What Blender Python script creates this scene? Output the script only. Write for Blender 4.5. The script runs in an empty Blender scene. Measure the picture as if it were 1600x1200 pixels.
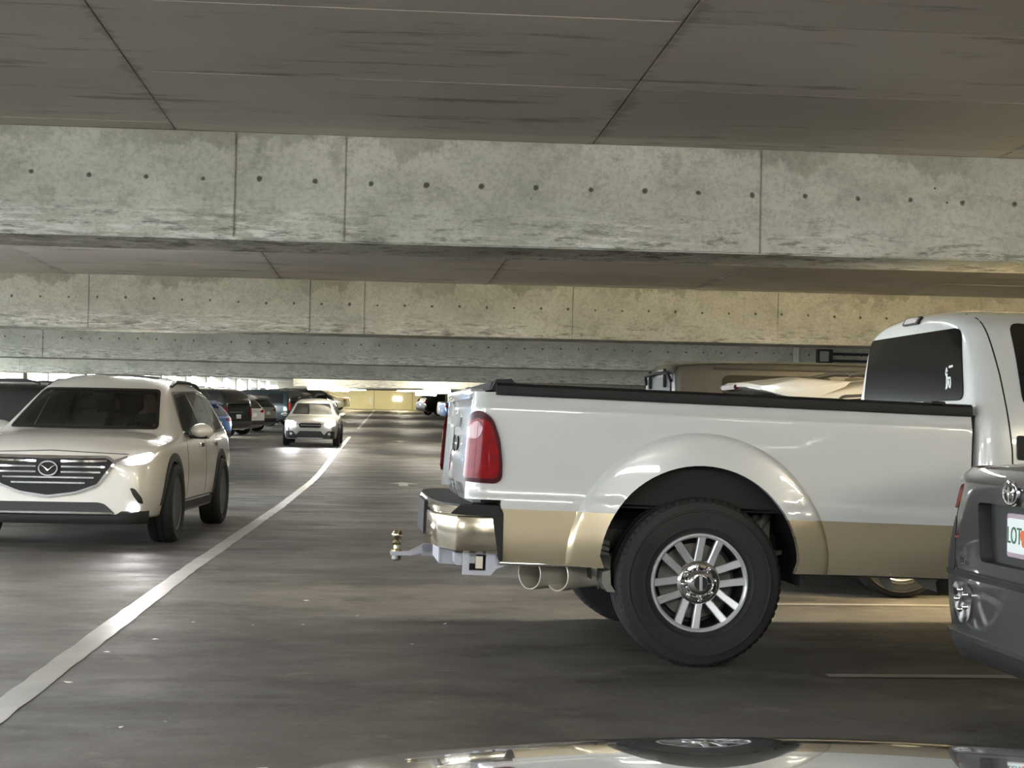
import bpy, bmesh, math, random
from math import sin, cos, tan, pi, radians, atan, atan2, sqrt
from mathutils import Vector, Matrix
from mathutils.bvhtree import BVHTree
from mathutils.geometry import delaunay_2d_cdt
random.seed(7)
SC = bpy.context.scene
COL = SC.collection

# ------------------------------------------------------------------ camera
CAMH = 1.19
FPX = 2400.0
YAW = atan(200 / 2400); PITCH = atan(67 / 2400); ROLL = 0.0187
_f = Vector((sin(YAW) * cos(PITCH), cos(YAW) * cos(PITCH), sin(PITCH)))
_r0 = Vector((cos(YAW), -sin(YAW), 0)); _u0 = _r0.cross(_f)
_r = _r0 * cos(ROLL) + _u0 * sin(ROLL); _u = _u0 * cos(ROLL) - _r0 * sin(ROLL)
cd = bpy.data.cameras.new('camera'); cam = bpy.data.objects.new('camera', cd); COL.objects.link(cam)
cd.sensor_fit = 'HORIZONTAL'; cd.sensor_width = 36.0; cd.lens = FPX / 1600 * 36.0
cd.clip_start = 0.05; cd.clip_end = 600
_m = Matrix((_r, _u, -_f)).transposed().to_4x4(); _m.translation = (0, 0, CAMH)
cam.matrix_world = _m
SC.camera = cam

# ------------------------------------------------------------------ world, exposure
w = bpy.data.worlds.new('overcast_sky'); SC.world = w; w.use_nodes = True
bg = w.node_tree.nodes['Background']; bg.inputs[0].default_value = (0.86, 0.93, 1.0, 1); bg.inputs[1].default_value = 7.0
SC.view_settings.view_transform = 'Standard'; SC.view_settings.look = 'None'
SC.view_settings.gamma = 1.0; SC.view_settings.use_curve_mapping = False
SC.view_settings.exposure = 1.55
SC.cycles.max_bounces = 8; SC.cycles.caustics_reflective = False; SC.cycles.caustics_refractive = False; SC.cycles.sample_clamp_indirect = 8.0
LAMP = 34.0          # strength of the fluorescent diffusers

# ------------------------------------------------------------------ helpers
def lin(c):
    if isinstance(c, str):
        c = [int(c[i:i + 2], 16) / 255 for i in (0, 2, 4)]
        c = [v / 12.92 if v < .04045 else ((v + .055) / 1.055) ** 2.4 for v in c]
    return (c[0], c[1], c[2], 1)

MATS = {}
def pmat(name, col, rough=.5, metal=0., coat=0., coat_rough=.03, spec=.5, var=.06, vscale=6., emit=None, estr=0., alpha=1.):
    m = bpy.data.materials.new(name); m.use_nodes = True
    nt = m.node_tree; b = nt.nodes['Principled BSDF']
    col = lin(col)
    b.inputs['Roughness'].default_value = rough; b.inputs['Metallic'].default_value = metal
    b.inputs['Coat Weight'].default_value = coat; b.inputs['Coat Roughness'].default_value = coat_rough
    b.inputs['Specular IOR Level'].default_value = spec
    tc = nt.nodes.new('ShaderNodeTexCoord'); nz = nt.nodes.new('ShaderNodeTexNoise')
    nz.inputs['Scale'].default_value = vscale; nz.inputs['Detail'].default_value = 3
    nt.links.new(tc.outputs['Object'], nz.inputs['Vector'])
    mx = nt.nodes.new('ShaderNodeMix'); mx.data_type = 'RGBA'
    mx.inputs['A'].default_value = tuple(v * (1 - var) for v in col[:3]) + (1,)
    mx.inputs['B'].default_value = tuple(min(1, v * (1 + var)) for v in col[:3]) + (1,)
    nt.links.new(nz.outputs['Fac'], mx.inputs['Factor'])
    nt.links.new(mx.outputs['Result'], b.inputs['Base Color'])
    if emit is not None:
        b.inputs['Emission Color'].default_value = lin(emit); b.inputs['Emission Strength'].default_value = estr
    MATS[name] = m
    return m

def glassmat(name, tint, gloss_rough=.02):
    m = bpy.data.materials.new(name); m.use_nodes = True; nt = m.node_tree; nt.nodes.clear()
    o = nt.nodes.new('ShaderNodeOutputMaterial'); mix = nt.nodes.new('ShaderNodeMixShader')
    fr = nt.nodes.new('ShaderNodeFresnel'); fr.inputs[0].default_value = 1.5
    t = nt.nodes.new('ShaderNodeBsdfTransparent'); t.inputs[0].default_value = lin(tint)
    g = nt.nodes.new('ShaderNodeBsdfGlossy'); g.inputs['Roughness'].default_value = gloss_rough
    nt.links.new(fr.outputs[0], mix.inputs[0]); nt.links.new(t.outputs[0], mix.inputs[1]); nt.links.new(g.outputs[0], mix.inputs[2])
    nt.links.new(mix.outputs[0], o.inputs[0]); MATS[name] = m
    return m

def nn(nt, kind, **kw):
    n = nt.nodes.new(kind)
    for k, v in kw.items():
        setattr(n, k, v)
    return n
def math_(nt, op, a, b=None, c=None, clamp=False):
    n = nt.nodes.new('ShaderNodeMath'); n.operation = op; n.use_clamp = clamp
    for i, v in enumerate((a, b, c)):
        if v is None: continue
        if isinstance(v, (int, float)): n.inputs[i].default_value = v
        else: nt.links.new(v, n.inputs[i])
    return n.outputs[0]
def mapr(nt, v, a, b, c=0., d=1.):
    n = nt.nodes.new('ShaderNodeMapRange'); n.interpolation_type = 'SMOOTHSTEP'
    nt.links.new(v, n.inputs[0])
    for i, x in enumerate((a, b, c, d)): n.inputs[i + 1].default_value = x
    return n.outputs[0]
def noise(nt, vec, scale, detail=4, rough=.55, stretch=(1, 1, 1), off=(0, 0, 0)):
    mp = nt.nodes.new('ShaderNodeMapping'); mp.inputs['Scale'].default_value = stretch; mp.inputs['Location'].default_value = off
    nt.links.new(vec, mp.inputs['Vector'])
    n = nt.nodes.new('ShaderNodeTexNoise'); n.inputs['Scale'].default_value = scale; n.inputs['Detail'].default_value = detail
    n.inputs['Roughness'].default_value = rough
    nt.links.new(mp.outputs[0], n.inputs['Vector'])
    return n.outputs['Fac']
def mixc(nt, fac, a, b):
    n = nt.nodes.new('ShaderNodeMix'); n.data_type = 'RGBA'
    if isinstance(fac, float): n.inputs['Factor'].default_value = fac
    else: nt.links.new(fac, n.inputs['Factor'])
    for k, v in (('A', a), ('B', b)):
        if isinstance(v, (tuple, str)): n.inputs[k].default_value = lin(v) if isinstance(v, str) else v
        else: nt.links.new(v, n.inputs[k])
    return n.outputs['Result']

def concrete_beam():
    m = bpy.data.materials.new('beam_concrete'); m.use_nodes = True; nt = m.node_tree; b = nt.nodes['Principled BSDF']
    geo = nn(nt, 'ShaderNodeNewGeometry'); P = geo.outputs['Position']
    sx = nn(nt, 'ShaderNodeSeparateXYZ'); nt.links.new(P, sx.inputs[0]); X, Y, Z = sx.outputs
    c = mixc(nt, mapr(nt, noise(nt, P, .9, 8, .62), .3, .72), 'b4b4a9', 'd0cfc4')
    c = mixc(nt, mapr(nt, noise(nt, P, 2.6, 7, .7, (1, 1, 1.6), (3, 0, 1)), .50, .68, 0, .6), c, 'a09f95')
    c = mixc(nt, mapr(nt, noise(nt, P, 9, 5, .7, (1, 1, 1), (9, 2, 1)), .58, .74, 0, .45), c, '7f7c70')
    c = mixc(nt, mapr(nt, noise(nt, P, 3.4, 10, .8, (1, 1, 1.2), (11, 0, 4)), .52, .62, 0, .42), c, '86857a')
    c = mixc(nt, mapr(nt, noise(nt, P, 38, 5, .7, (1, 1, 1), (0, 7, 1)), .42, .66, 0, .38), c, '8a887c')
    c = mixc(nt, mapr(nt, noise(nt, P, 26, 5, .7, (.6, 1, 1.4), (5, 2, 9)), .56, .72, 0, .35), c, 'dcdbd2')
    # pale efflorescence streaks low on the face
    low = mapr(nt, Z, 2.52, 2.26)
    st = mapr(nt, noise(nt, P, 4.5, 6, .75, (1, 1, 7), (1, 5, 0)), .47, .60)
    c = mixc(nt, math_(nt, 'MULTIPLY', math_(nt, 'MULTIPLY', low, st), mapr(nt, noise(nt, P, .8, 3, .5, (1, 1, .1), (4, 4, 4)), .36, .52, 0, .95)), c, 'e0dfd8')
    c = mixc(nt, math_(nt, 'MULTIPLY', low, mapr(nt, noise(nt, P, 5, 6, .75, (1, 1, 6), (7, 1, 3)), .52, .63, 0, .8)), c, '6f6d63')
    # damp stain hanging from the slab edge
    edge = math_(nt, 'SUBTRACT', 2.83, Z)
    lim = mapr(nt, noise(nt, P, 2.0, 8, .66, (1, 1, .5), (2, 0, 0)), .36, .70, -.02, .20)
    c = mixc(nt, math_(nt, 'MULTIPLY', mapr(nt, math_(nt, 'SUBTRACT', lim, edge), -.012, .03), mapr(nt, noise(nt, P, .7, 4, .6, (1, 1, .1), (8, 0, 0)), .38, .62, .1, .5)), c, '7b7869')
    # form tie holes
    fx = math_(nt, 'SUBTRACT', math_(nt, 'FRACT', math_(nt, 'DIVIDE', math_(nt, 'ADD', X, 50.025), .315)), .5)
    fx = math_(nt, 'MULTIPLY', fx, .315)
    wob = math_(nt, 'MULTIPLY', math_(nt, 'SUBTRACT', noise(nt, P, .9, 1, .5, (1, 1, 0), (0, 3, 0)), .5), .06)
    fz = math_(nt, 'ADD', math_(nt, 'SUBTRACT', Z, 2.56), wob)
    d = math_(nt, 'SQRT', math_(nt, 'ADD', math_(nt, 'MULTIPLY', fx, fx), math_(nt, 'MULTIPLY', fz, fz)))
    d = math_(nt, 'ADD', d, math_(nt, 'MULTIPLY', math_(nt, 'SUBTRACT', noise(nt, P, 16, 4, .7), .5), .036))
    c = mixc(nt, mapr(nt, d, .020, .009, 0, .9), c, '45423a')
    # bug holes
    vo = nn(nt, 'ShaderNodeTexVoronoi'); vo.inputs['Scale'].default_value = 7.; nt.links.new(P, vo.inputs['Vector'])
    c = mixc(nt, math_(nt, 'MULTIPLY', mapr(nt, vo.outputs['Distance'], .06, .03), mapr(nt, noise(nt, P, 1.7, 2), .52, .6)), c, '55524a')
    nt.links.new(c, b.inputs['Base Color']); b.inputs['Roughness'].default_value = .82; b.inputs['Specular IOR Level'].default_value = .25
    bp = nn(nt, 'ShaderNodeBump'); bp.inputs['Strength'].default_value = .25; bp.inputs['Distance'].default_value = .01
    nt.links.new(noise(nt, P, 14, 6, .65), bp.inputs['Height']); nt.links.new(bp.outputs[0], b.inputs['Normal'])
    MATS['beam'] = m

def concrete_ceiling():
    m = bpy.data.materials.new('ceiling_concrete'); m.use_nodes = True; nt = m.node_tree; b = nt.nodes['Principled BSDF']
    geo = nn(nt, 'ShaderNodeNewGeometry'); P = geo.outputs['Position']
    oi = nn(nt, 'ShaderNodeObjectInfo')
    c = mixc(nt, mapr(nt, noise(nt, P, .8, 6, .6), .3, .7), 'cdc4be', 'dad2cb')
    c = mixc(nt, math_(nt, 'MULTIPLY', oi.outputs['Random'], .25), c, '8f897c')
    c = mixc(nt, mapr(nt, noise(nt, P, 2.2, 6, .7, (.35, 2.2, 1), (5, 1, 0)), .56, .68, 0, .6), c, '6f6a63')
    c = mixc(nt, mapr(nt, noise(nt, P, 30, 3, .6, (1, 2, 1)), .6, .75, 0, .2), c, 'b0aaa0')
    sx = nn(nt, 'ShaderNodeSeparateXYZ'); nt.links.new(P, sx.inputs[0]); X = sx.outputs[0]
    d = math_(nt, 'MULTIPLY', math_(nt, 'ABSOLUTE', math_(nt, 'SUBTRACT', math_(nt, 'FRACT', math_(nt, 'ADD', math_(nt, 'DIVIDE', math_(nt, 'ADD', X, 1.205), 2.393), .5)), .5)), 2.393)
    d = math_(nt, 'SUBTRACT', d, math_(nt, 'MULTIPLY', math_(nt, 'SUBTRACT', noise(nt, P, 4, 6, .7, (.6, 1.6, 1)), .52), .34))
    c = mixc(nt, mapr(nt, d, .05, .0, 0, .4), c, '77716a')
    nt.links.new(c, b.inputs['Base Color']); b.inputs['Roughness'].default_value = .8; b.inputs['Specular IOR Level'].default_value = .25
    bp = nn(nt, 'ShaderNodeBump'); bp.inputs['Strength'].default_value = .2; bp.inputs['Distance'].default_value = .008
    nt.links.new(noise(nt, P, 9, 5, .65, (.5, 1.5, 1)), bp.inputs['Height']); nt.links.new(bp.outputs[0], b.inputs['Normal'])
    MATS['ceiling'] = m

def concrete_floor():
    m = bpy.data.materials.new('floor_concrete'); m.use_nodes = True; nt = m.node_tree; b = nt.nodes['Principled BSDF']
    geo = nn(nt, 'ShaderNodeNewGeometry'); P = geo.outputs['Position']
    c = mixc(nt, mapr(nt, noise(nt, P, .35, 7, .6), .3, .7), '4c4944', '625e58')
    c = mixc(nt, mapr(nt, noise(nt, P, .9, 8, .72, (.8, 1., 1), (2, 3, 0)), .46, .62, 0, .8), c, '3a3834')
    c = mixc(nt, mapr(nt, noise(nt, P, 1.6, 9, .74, (1, 1, 1), (8, 3, 0)), .57, .68, 0, .5), c, '7c7770')
    c = mixc(nt, mapr(nt, noise(nt, P, 40, 3, .6), .60, .75, 0, .35), c, '8d887d')
    # dark oil drips
    vo = nn(nt, 'ShaderNodeTexVoronoi'); vo.inputs['Scale'].default_value = 2.1; nt.links.new(P, vo.inputs['Vector'])
    c = mixc(nt, math_(nt, 'MULTIPLY', mapr(nt, vo.outputs['Distance'], .075, .045), mapr(nt, noise(nt, P, .8, 2, .5, (1, 1, 1), (6, 2, 0)), .5, .56, 0, .75)), c, '2b2926')
    nt.links.new(c, b.inputs['Base Color'])
    r = mapr(nt, noise(nt, P, 1.1, 6, .7, (.7, 1.3, 1), (4, 9, 0)), .3, .7, .48, .72)
    nt.links.new(r, b.inputs['Roughness']); b.inputs['Specular IOR Level'].default_value = .24
    bp = nn(nt, 'ShaderNodeBump'); bp.inputs['Strength'].default_value = .45; bp.inputs['Distance'].default_value = .012
    nt.links.new(noise(nt, P, 7, 8, .75), bp.inputs['Height']); nt.links.new(bp.outputs[0], b.inputs['Normal'])
    MATS['floor'] = m

def line_paint():
    m = bpy.data.materials.new('line_paint'); m.use_nodes = True; nt = m.node_tree; b = nt.nodes['Principled BSDF']
    geo = nn(nt, 'ShaderNodeNewGeometry'); P = geo.outputs['Position']
    c = mixc(nt, mapr(nt, noise(nt, P, 2.0, 6, .65), .3, .72), '989690', '7f7d77')
    c = mixc(nt, mapr(nt, noise(nt, P, 9, 5, .7), .60, .76, 0, .6), c, '7d7a72')
    nt.links.new(c, b.inputs['Base Color']); b.inputs['Roughness'].default_value = .38
    MATS['line'] = m

concrete_beam(); concrete_ceiling(); concrete_floor(); line_paint()
pmat('worn_line', '8a8780', .5, var=.25, vscale=5)
pmat('wall_cream', 'c9c19b', .7, var=.08, vscale=1.5)
pmat('wall_plain', '8f8b82', .8, var=.15, vscale=.7)
pmat('white_paint', 'bfc1bf', .28, coat=1., var=.01)
pmat('pearl_paint', 'd3d0c9', .28, coat=1., var=.01)
pmat('gold_paint', 'c3b598', .26, metal=.5, coat=1., var=.02)
pmat('grey_paint', '4b4b4a', .32, metal=.5, coat=1., var=.03)
pmat('hood_paint', '7b7b7a', .10, metal=.85, coat=1., coat_rough=.01, var=.02)
pmat('black_paint', '0c0c0e', .25, coat=1.)
pmat('blue_paint', '1f63a8', .28, metal=.2, coat=1.)
pmat('silver_paint', 'b9bab6', .3, metal=.5, coat=1.)
pmat('teal_paint', '2b373b', .3, metal=.3, coat=1.)
pmat('jeep_paint', '31312f', .35, metal=.2, coat=.5)
pmat('ivory_paint', 'a3a19b', .3, coat=1., var=.01)
pmat('beige_paint', 'cdbf98', .3, coat=1.)
pmat('crosstrek_paint', 'a3a199', .3, metal=.2, coat=1.)
pmat('chrome', 'd9d9d9', .07, metal=1., var=.02)
pmat('alloy', 'd4d5d8', .26, metal=.6, var=.03)
pmat('dark_alloy', '2c2d2f', .42, metal=.5)
pmat('brushed_steel', 'd2cbbb', .42, metal=.4, var=.15, vscale=12)
pmat('zinc', 'aeb0b8', .42, metal=.6, var=.1, vscale=10)
pmat('brass', 'cbbf9c', .22, metal=1., var=.1, vscale=12)
pmat('rubber', '232323', .72, spec=.35, var=.12, vscale=9)
pmat('black_plastic', '131313', .62, spec=.35, var=.1)
pmat('dark_plastic', '262626', .6, var=.1)
pmat('under_black', '0d0d0d', .8, var=.2)
pmat('frame_grey', '77766f', .6, metal=.3, var=.15, vscale=12)
pmat('red_lens', '7d040e', .25, coat=.12, coat_rough=.05, spec=.12, var=.5, vscale=22)
pmat('pale_red_lens', '93564c', .25, coat=.5)
pmat('soft_dark_glass', '232322', .45, spec=.2)
pmat('suv_alloy', '56575a', .35, metal=.6)
pmat('rose_lens', '93484e', .3, coat=.3, var=.3, vscale=40)
pmat('dark_red_lens', '3c040c', .3, spec=.15)
pmat('amber_red_lens', 'd1452e', .15, coat=1.)
pmat('clear_lens', 'c9c4c4', .25, coat=.4, metal=.2, var=.2, vscale=30)
pmat('tinted_glass', '0b0c0d', .05, coat=1., var=.02)
pmat('grey_tinted_glass', '0a0a0b', .10, spec=.14, var=.02)
pmat('bumper_chrome', 'd6cdb9', .14, metal=1., var=.02)  # beige in the chrome stands in for the gold it reflects
glassmat('windshield_glass', 'a2a8aa')
pmat('side_glass', '17181a', .05, coat=1.)
pmat('seat_leather', '8b857c', .6); pmat('dash_black', '1a1a1a', .6); pmat('skin', 'b58a70', .55); pmat('dark_hair', '2a201b', .6); pmat('shirt', '3a3f4a', .8)
pmat('plate_white', 'dfe6e2', .4); pmat('plate_frame', 'b9a6ae', .35, metal=.5, var=.35, vscale=90); pmat('plate_green', '2c5f4c', .5); pmat('plate_orange', 'cf6336', .5)
pmat('sticker_white', 'cfd2d0', .5)
pmat('led_diffuser', 'ffffff', .5, emit='f5f7f5', estr=LAMP * 1.05)
pmat('led_warm', 'ffffff', .5, emit='ffe6b0', estr=LAMP * 4.6)
pmat('led_dim', 'ffffff', .5, emit='f6f7f2', estr=LAMP * .55)
pmat('led_soft', 'ffffff', .5, emit='fff4d8', estr=LAMP * 2.6)
pmat('led_far', 'ffffff', .5, emit='fff8e6', estr=LAMP * 1.1)
pmat('led_wall_boost', 'ffffff', .5, emit='fff0c0', estr=LAMP * 5)
pmat('fixture_white', 'd8d8d4', .5)
pmat('headlamp_lit', 'ffffff', .2, emit='f4f6ff', estr=40.)
pmat('sign_lit', 'ffffff', .4, emit='fffef4', estr=4.)
pmat('sign_grey', '6b6a64', .6); pmat('sign_white', 'd0d0c8', .6); pmat('sign_dark', '2a2a28', .6)
pmat('leaf_green', '8fbf4e', .6, var=.35, vscale=3.); pmat('bark', '6a5a48', .8)
pmat('outside_ground', 'a5a8a0', .9); pmat('outside_building', 'cfd2d6', .8)
pmat('paper', 'e6e4dc', .6)

def mk(name, verts, faces, mat=None, parent=None, smooth=False, ang=None):
    me = bpy.data.meshes.new(name); me.from_pydata([tuple(v) for v in verts], [], faces); me.update()
    return mko(name, me, mat, parent, smooth, ang)
def mko(name, me, mat=None, parent=None, smooth=False, ang=None):
    o = bpy.data.objects.new(name, me); COL.objects.link(o)
    if mat:
        for mm in (mat if isinstance(mat, (list, tuple)) else [mat]): me.materials.append(MATS[mm] if isinstance(mm, str) else mm)
    if parent: o.parent = parent
    if smooth: shade(me, ang)
    return o
def shade(me, ang=None):
    me.polygons.foreach_set('use_smooth', [True] * len(me.polygons))
    if ang is not None: me.set_sharp_from_angle(angle=radians(ang))
def bmo(name, bm, mat=None, parent=None, smooth=False, ang=35):
    bmesh.ops.recalc_face_normals(bm, faces=bm.faces)
    me = bpy.data.meshes.new(name); bm.to_mesh(me); bm.free()
    return mko(name, me, mat, parent, smooth, ang)
def bx(bm, a, b, bev=0.):
    r = bmesh.ops.create_cube(bm, size=1.)
    vs = r['verts']
    for v in vs:
        v.co = Vector([(a[i] + b[i]) / 2 + v.co[i] * (b[i] - a[i]) for i in range(3)])
    if bev > 0:
        es = list({e for v in vs for e in v.link_edges})
        bmesh.ops.bevel(bm, geom=es, offset=bev, segments=2, affect='EDGES', clamp_overlap=True)
def box(name, a, b, mat, parent=None, bev=0.):
    bm = bmesh.new(); bx(bm, a, b, bev); return bmo(name, bm, mat, parent, bev > 0, 40)
def tube(bm, path, r, n=12, cap=True):
    path = [Vector(p) for p in path]; rings = []
    rs = r if isinstance(r, (list, tuple)) else [r] * len(path)
    for i, p in enumerate(path):
        d = (path[min(i + 1, len(path) - 1)] - path[max(i - 1, 0)]).normalized()
        a = d.orthogonal().normalized() if i == 0 else (pa - d * pa.dot(d)).normalized()
        pa = a; b = d.cross(a)
        rings.append([bm.verts.new(p + (a * cos(2 * pi * k / n) + b * sin(2 * pi * k / n)) * rs[i]) for k in range(n)])
    for i in range(len(rings) - 1):
        for k in range(n):
            bm.faces.new((rings[i][k], rings[i][(k + 1) % n], rings[i + 1][(k + 1) % n], rings[i + 1][k]))
    if cap:
        bm.faces.new(rings[0][::-1]); bm.faces.new(rings[-1])
def tube_o(name, path, r, mat, parent=None, n=12, cap=True):
    bm = bmesh.new(); tube(bm, path, r, n, cap); return bmo(name, bm, mat, parent, True, 45)
def lathe(bm, prof, n=48, axis='y', c=(0, 0, 0), closed=False):
    """prof: list of (radius, along axis)."""
    rings = []
    for r, a in prof:
        ring = []
        for k in range(n):
            t = 2 * pi * k / n; p, q = r * cos(t), r * sin(t)
            v = (p, a, q) if axis == 'y' else ((a, p, q) if axis == 'x' else (p, q, a))
            ring.append(bm.verts.new((c[0] + v[0], c[1] + v[1], c[2] + v[2])))
        rings.append(ring)
    m = len(rings)
    for i in range(m if closed else m - 1):
        A, B = rings[i], rings[(i + 1) % m]
        for k in range(n): bm.faces.new((A[k], A[(k + 1) % n], B[(k + 1) % n], B[k]))
    if not closed:
        for ring in (rings[0], rings[-1]):
            try: bm.faces.new(ring)
            except Exception: pass
def prism(bm, poly, ax, a0, a1):
    """extrude a 2-D polygon. ax 'y': poly=(x,z); 'x': poly=(y,z); 'z': poly=(x,y)."""
    def P(p, a): return {'y': (p[0], a, p[1]), 'x': (a, p[0], p[1]), 'z': (p[0], p[1], a)}[ax]
    A = [bm.verts.new(P(p, a0)) for p in poly]; B = [bm.verts.new(P(p, a1)) for p in poly]; n = len(poly)
    bm.faces.new(A[::-1]); bm.faces.new(B)
    for i in range(n): bm.faces.new((A[i], A[(i + 1) % n], B[(i + 1) % n], B[i]))
def rpoly(pts, r=.03, n=4):
    out = []; N = len(pts)
    for i in range(N):
        p0, p, p1 = Vector(pts[i - 1]), Vector(pts[i]), Vector(pts[(i + 1) % N])
        a, b = (p0 - p), (p1 - p); ra = min(r, a.length * .45, b.length * .45)
        s, e = p + a.normalized() * ra, p + b.normalized() * ra
        for k in range(n + 1):
            t = k / n; q = s * (1 - t) ** 2 + p * 2 * t * (1 - t) + e * t * t; out.append((q.x, q.y))
    return out
def ell(cx, cy, rx, ry, n=24): return [(cx + rx * cos(2 * pi * k / n), cy + ry * sin(2 * pi * k / n)) for k in range(n)]
def mirp(poly): return [(-p[0], p[1]) for p in poly][::-1]
def inside(poly, x, y):
    c = False; j = len(poly) - 1
    for i in range(len(poly)):
        xi, yi = poly[i]; xj, yj = poly[j]
        if (yi > y) != (yj > y) and x < (xj - xi) * (y - yi) / (yj - yi) + xi: c = not c
        j = i
    return c
def densify(poly, res):
    out = []
    for i, p in enumerate(poly):
        q = poly[(i + 1) % len(poly)]; d = math.dist(p, q); n = max(1, int(d / res))
        for k in range(n): out.append((p[0] + (q[0] - p[0]) * k / n, p[1] + (q[1] - p[1]) * k / n))
    return out
def cdt(poly, res, extra=()):
    poly = densify(poly, res); N = len(poly)
    vs = [Vector(p) for p in poly]; es = [(i, (i + 1) % N) for i in range(N)]
    xs = [p[0] for p in poly]; ys = [p[1] for p in poly]
    y = min(ys) + res * .5
    while y < max(ys):
        x = min(xs) + res * .5
        while x < max(xs):
            if inside(poly, x, y) and min((abs(x - p[0]) + abs(y - p[1])) for p in poly) > res * .45: vs.append(Vector((x, y)))
            x += res
        y += res
    for p in extra: vs.append(Vector(p))
    v, e, f, ov, oe, of = delaunay_2d_cdt(vs, es, [], 1, 1e-5)
    return v, f
def surf(bm, poly, fn, res, t=.004, sink=.006):
    """fn(u,v)->(point, normal). builds a shell patch of thickness t above the surface."""
    v, f = cdt(poly, res)
    hp = [fn(p[0], p[1]) for p in v]
    top = [bm.verts.new(p + n * t) for p, n in hp]
    cnt = {}
    for tri in f:
        for i in range(len(tri)):
            k = (tri[i], tri[(i + 1) % len(tri)]); cnt[k] = 1
        try: bm.faces.new([top[i] for i in tri])
        except Exception: pass
    bot = {}
    for (a, b) in cnt:
        if (b, a) not in cnt:
            for i in (a, b):
                if i not in bot: p, n = hp[i]; bot[i] = bm.verts.new(p - n * sink)
            try: bm.faces.new((top[b], top[a], bot[a], bot[b]))
            except Exception: pass
def caster(bvh, d):
    D = {'R': Vector((0, 1, 0)), 'L': Vector((0, -1, 0)), 'F': Vector((-1, 0, 0)), 'B': Vector((1, 0, 0)), 'T': Vector((0, 0, -1))}[d]
    def fn(u, v):
        p = Vector((u, 0, v)) if d in 'RL' else (Vector((0, u, v)) if d in 'FB' else Vector((u, v, 0)))
        h = bvh.ray_cast(p - D * 12, D)
        if h[0] is None: h = bvh.find_nearest(p - D * 3) if d != 'T' else bvh.find_nearest(Vector((u, v, 1.)))
        n = h[1]
        if n.dot(D) > 0: n = -n
        return h[0], (n - D * .6).normalized()
    return fn
def decal(name, bvh, poly, d, mat, parent, t=.005, res=.07, sink=.008, label=None):
    bm = bmesh.new(); surf(bm, poly, caster(bvh, d), res, t, sink)
    o = bmo(name, bm, mat, parent, True, 40)
    if label: o['label'] = label
    return o
def decal2(name, bvh, poly, mat, parent, side='RL', **k):
    """the same patch on both sides of the car."""
    return [decal(name, bvh, poly, s, mat, parent, **k) for s in side]

def empty(name, label=None, cat=None, loc=(0, 0, 0), rotz=0, group=None, tilt=0., kind=None):
    o = bpy.data.objects.new(name, None); COL.objects.link(o); o.empty_display_size = .3
    o.matrix_world = Matrix.Translation(loc) @ Matrix.Rotation(tilt, 4, 'X') @ Matrix.Rotation(rotz, 4, 'Z')
    tag(o, label, cat, group, kind)
    return o
def tag(o, label=None, cat=None, group=None, kind=None):
    if label: o['label'] = label
    if cat: o['category'] = cat
    if group: o['group'] = group
    if kind: o['kind'] = kind
    return o
def apply_mods(o):
    dg = bpy.context.evaluated_depsgraph_get(); dg.update()
    me = bpy.data.meshes.new_from_object(o.evaluated_get(dg)); o.modifiers.clear(); o.data = me
    return me
def boolean(o, bm, op='DIFFERENCE', mat='under_black'):
    par = o.parent; o.parent = None; o.matrix_world = Matrix.Identity(4)
    bmesh.ops.recalc_face_normals(bm, faces=bm.faces)
    me = bpy.data.meshes.new('cut'); bm.to_mesh(me); bm.free()
    c = bpy.data.objects.new('cut', me); COL.objects.link(c); me.materials.append(MATS[mat])
    md = o.modifiers.new('b', 'BOOLEAN'); md.object = c; md.operation = op; md.solver = 'EXACT'; md.material_mode = 'TRANSFER'
    apply_mods(o); bpy.data.objects.remove(c); o.parent = par
def text(name, s, size, mat, parent, M, ext=.002, sx=1., bold=0.):
    cu = bpy.data.curves.new(name, 'FONT'); cu.body = s; cu.size = size; cu.extrude = ext; cu.align_x = 'CENTER'; cu.align_y = 'CENTER'; cu.offset = bold
    t = bpy.data.objects.new(name, cu); COL.objects.link(t)
    dg = bpy.context.evaluated_depsgraph_get(); me = bpy.data.meshes.new_from_object(t.evaluated_get(dg))
    bpy.data.objects.remove(t)
    me.transform(M @ Matrix.Diagonal((sx, 1, 1, 1)))
    me.materials.clear()
    return mko(name, me, mat, parent)

# ------------------------------------------------------------------ floor profile
def fz(y): 
    t = y - 30.
    if t <= 0: return 0.
    return .024 * (t * t / 16. if t < 8 else t - 4)
def cz(y):          # underside of the beams
    t = y - 40.
    if t <= 0: return 2.22
    return 2.22 + .0215 * (t * t / 16. if t < 8 else t - 4)
TILT = lambda y: 0. if y < 31 else atan(.024 * min(1, (y - 30) / 8))
XL, XR, YB, YF = -10.4, 22., -14., 141.
ys = [YB, -8, -4, 0, 4, 8, 12, 16, 20, 24, 28, 30, 32, 34, 36, 38, 42, 46, 50, 56, 64, 72, 80, 90, 100, 110, 120, 130, YF + .5]

# ------------------------------------------------------------------ structure
v = []; f = []
for y in ys: v += [(XL - .3, y, fz(y)), (XR, y, fz(y))]
for y in ys: v += [(XL - .3, y, fz(y) - .3), (XR, y, fz(y) - .3)]
n = len(ys)
for i in range(n - 1):
    a = 2 * i; f.append((a, a + 1, a + 3, a + 2)); b = a + 2 * n; f.append((b, b + 2, b + 3, b + 1))
    f.append((a, a + 2, b + 2, b)); f.append((a + 1, b + 1, b + 3, a + 3))
fl = mk('floor', v, f, 'floor', smooth=False); tag(fl, 'dark worn concrete garage floor', kind='structure')
for p in fl.data.polygons: p.use_smooth = True
fl.data.set_sharp_from_angle(angle=radians(30))

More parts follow.
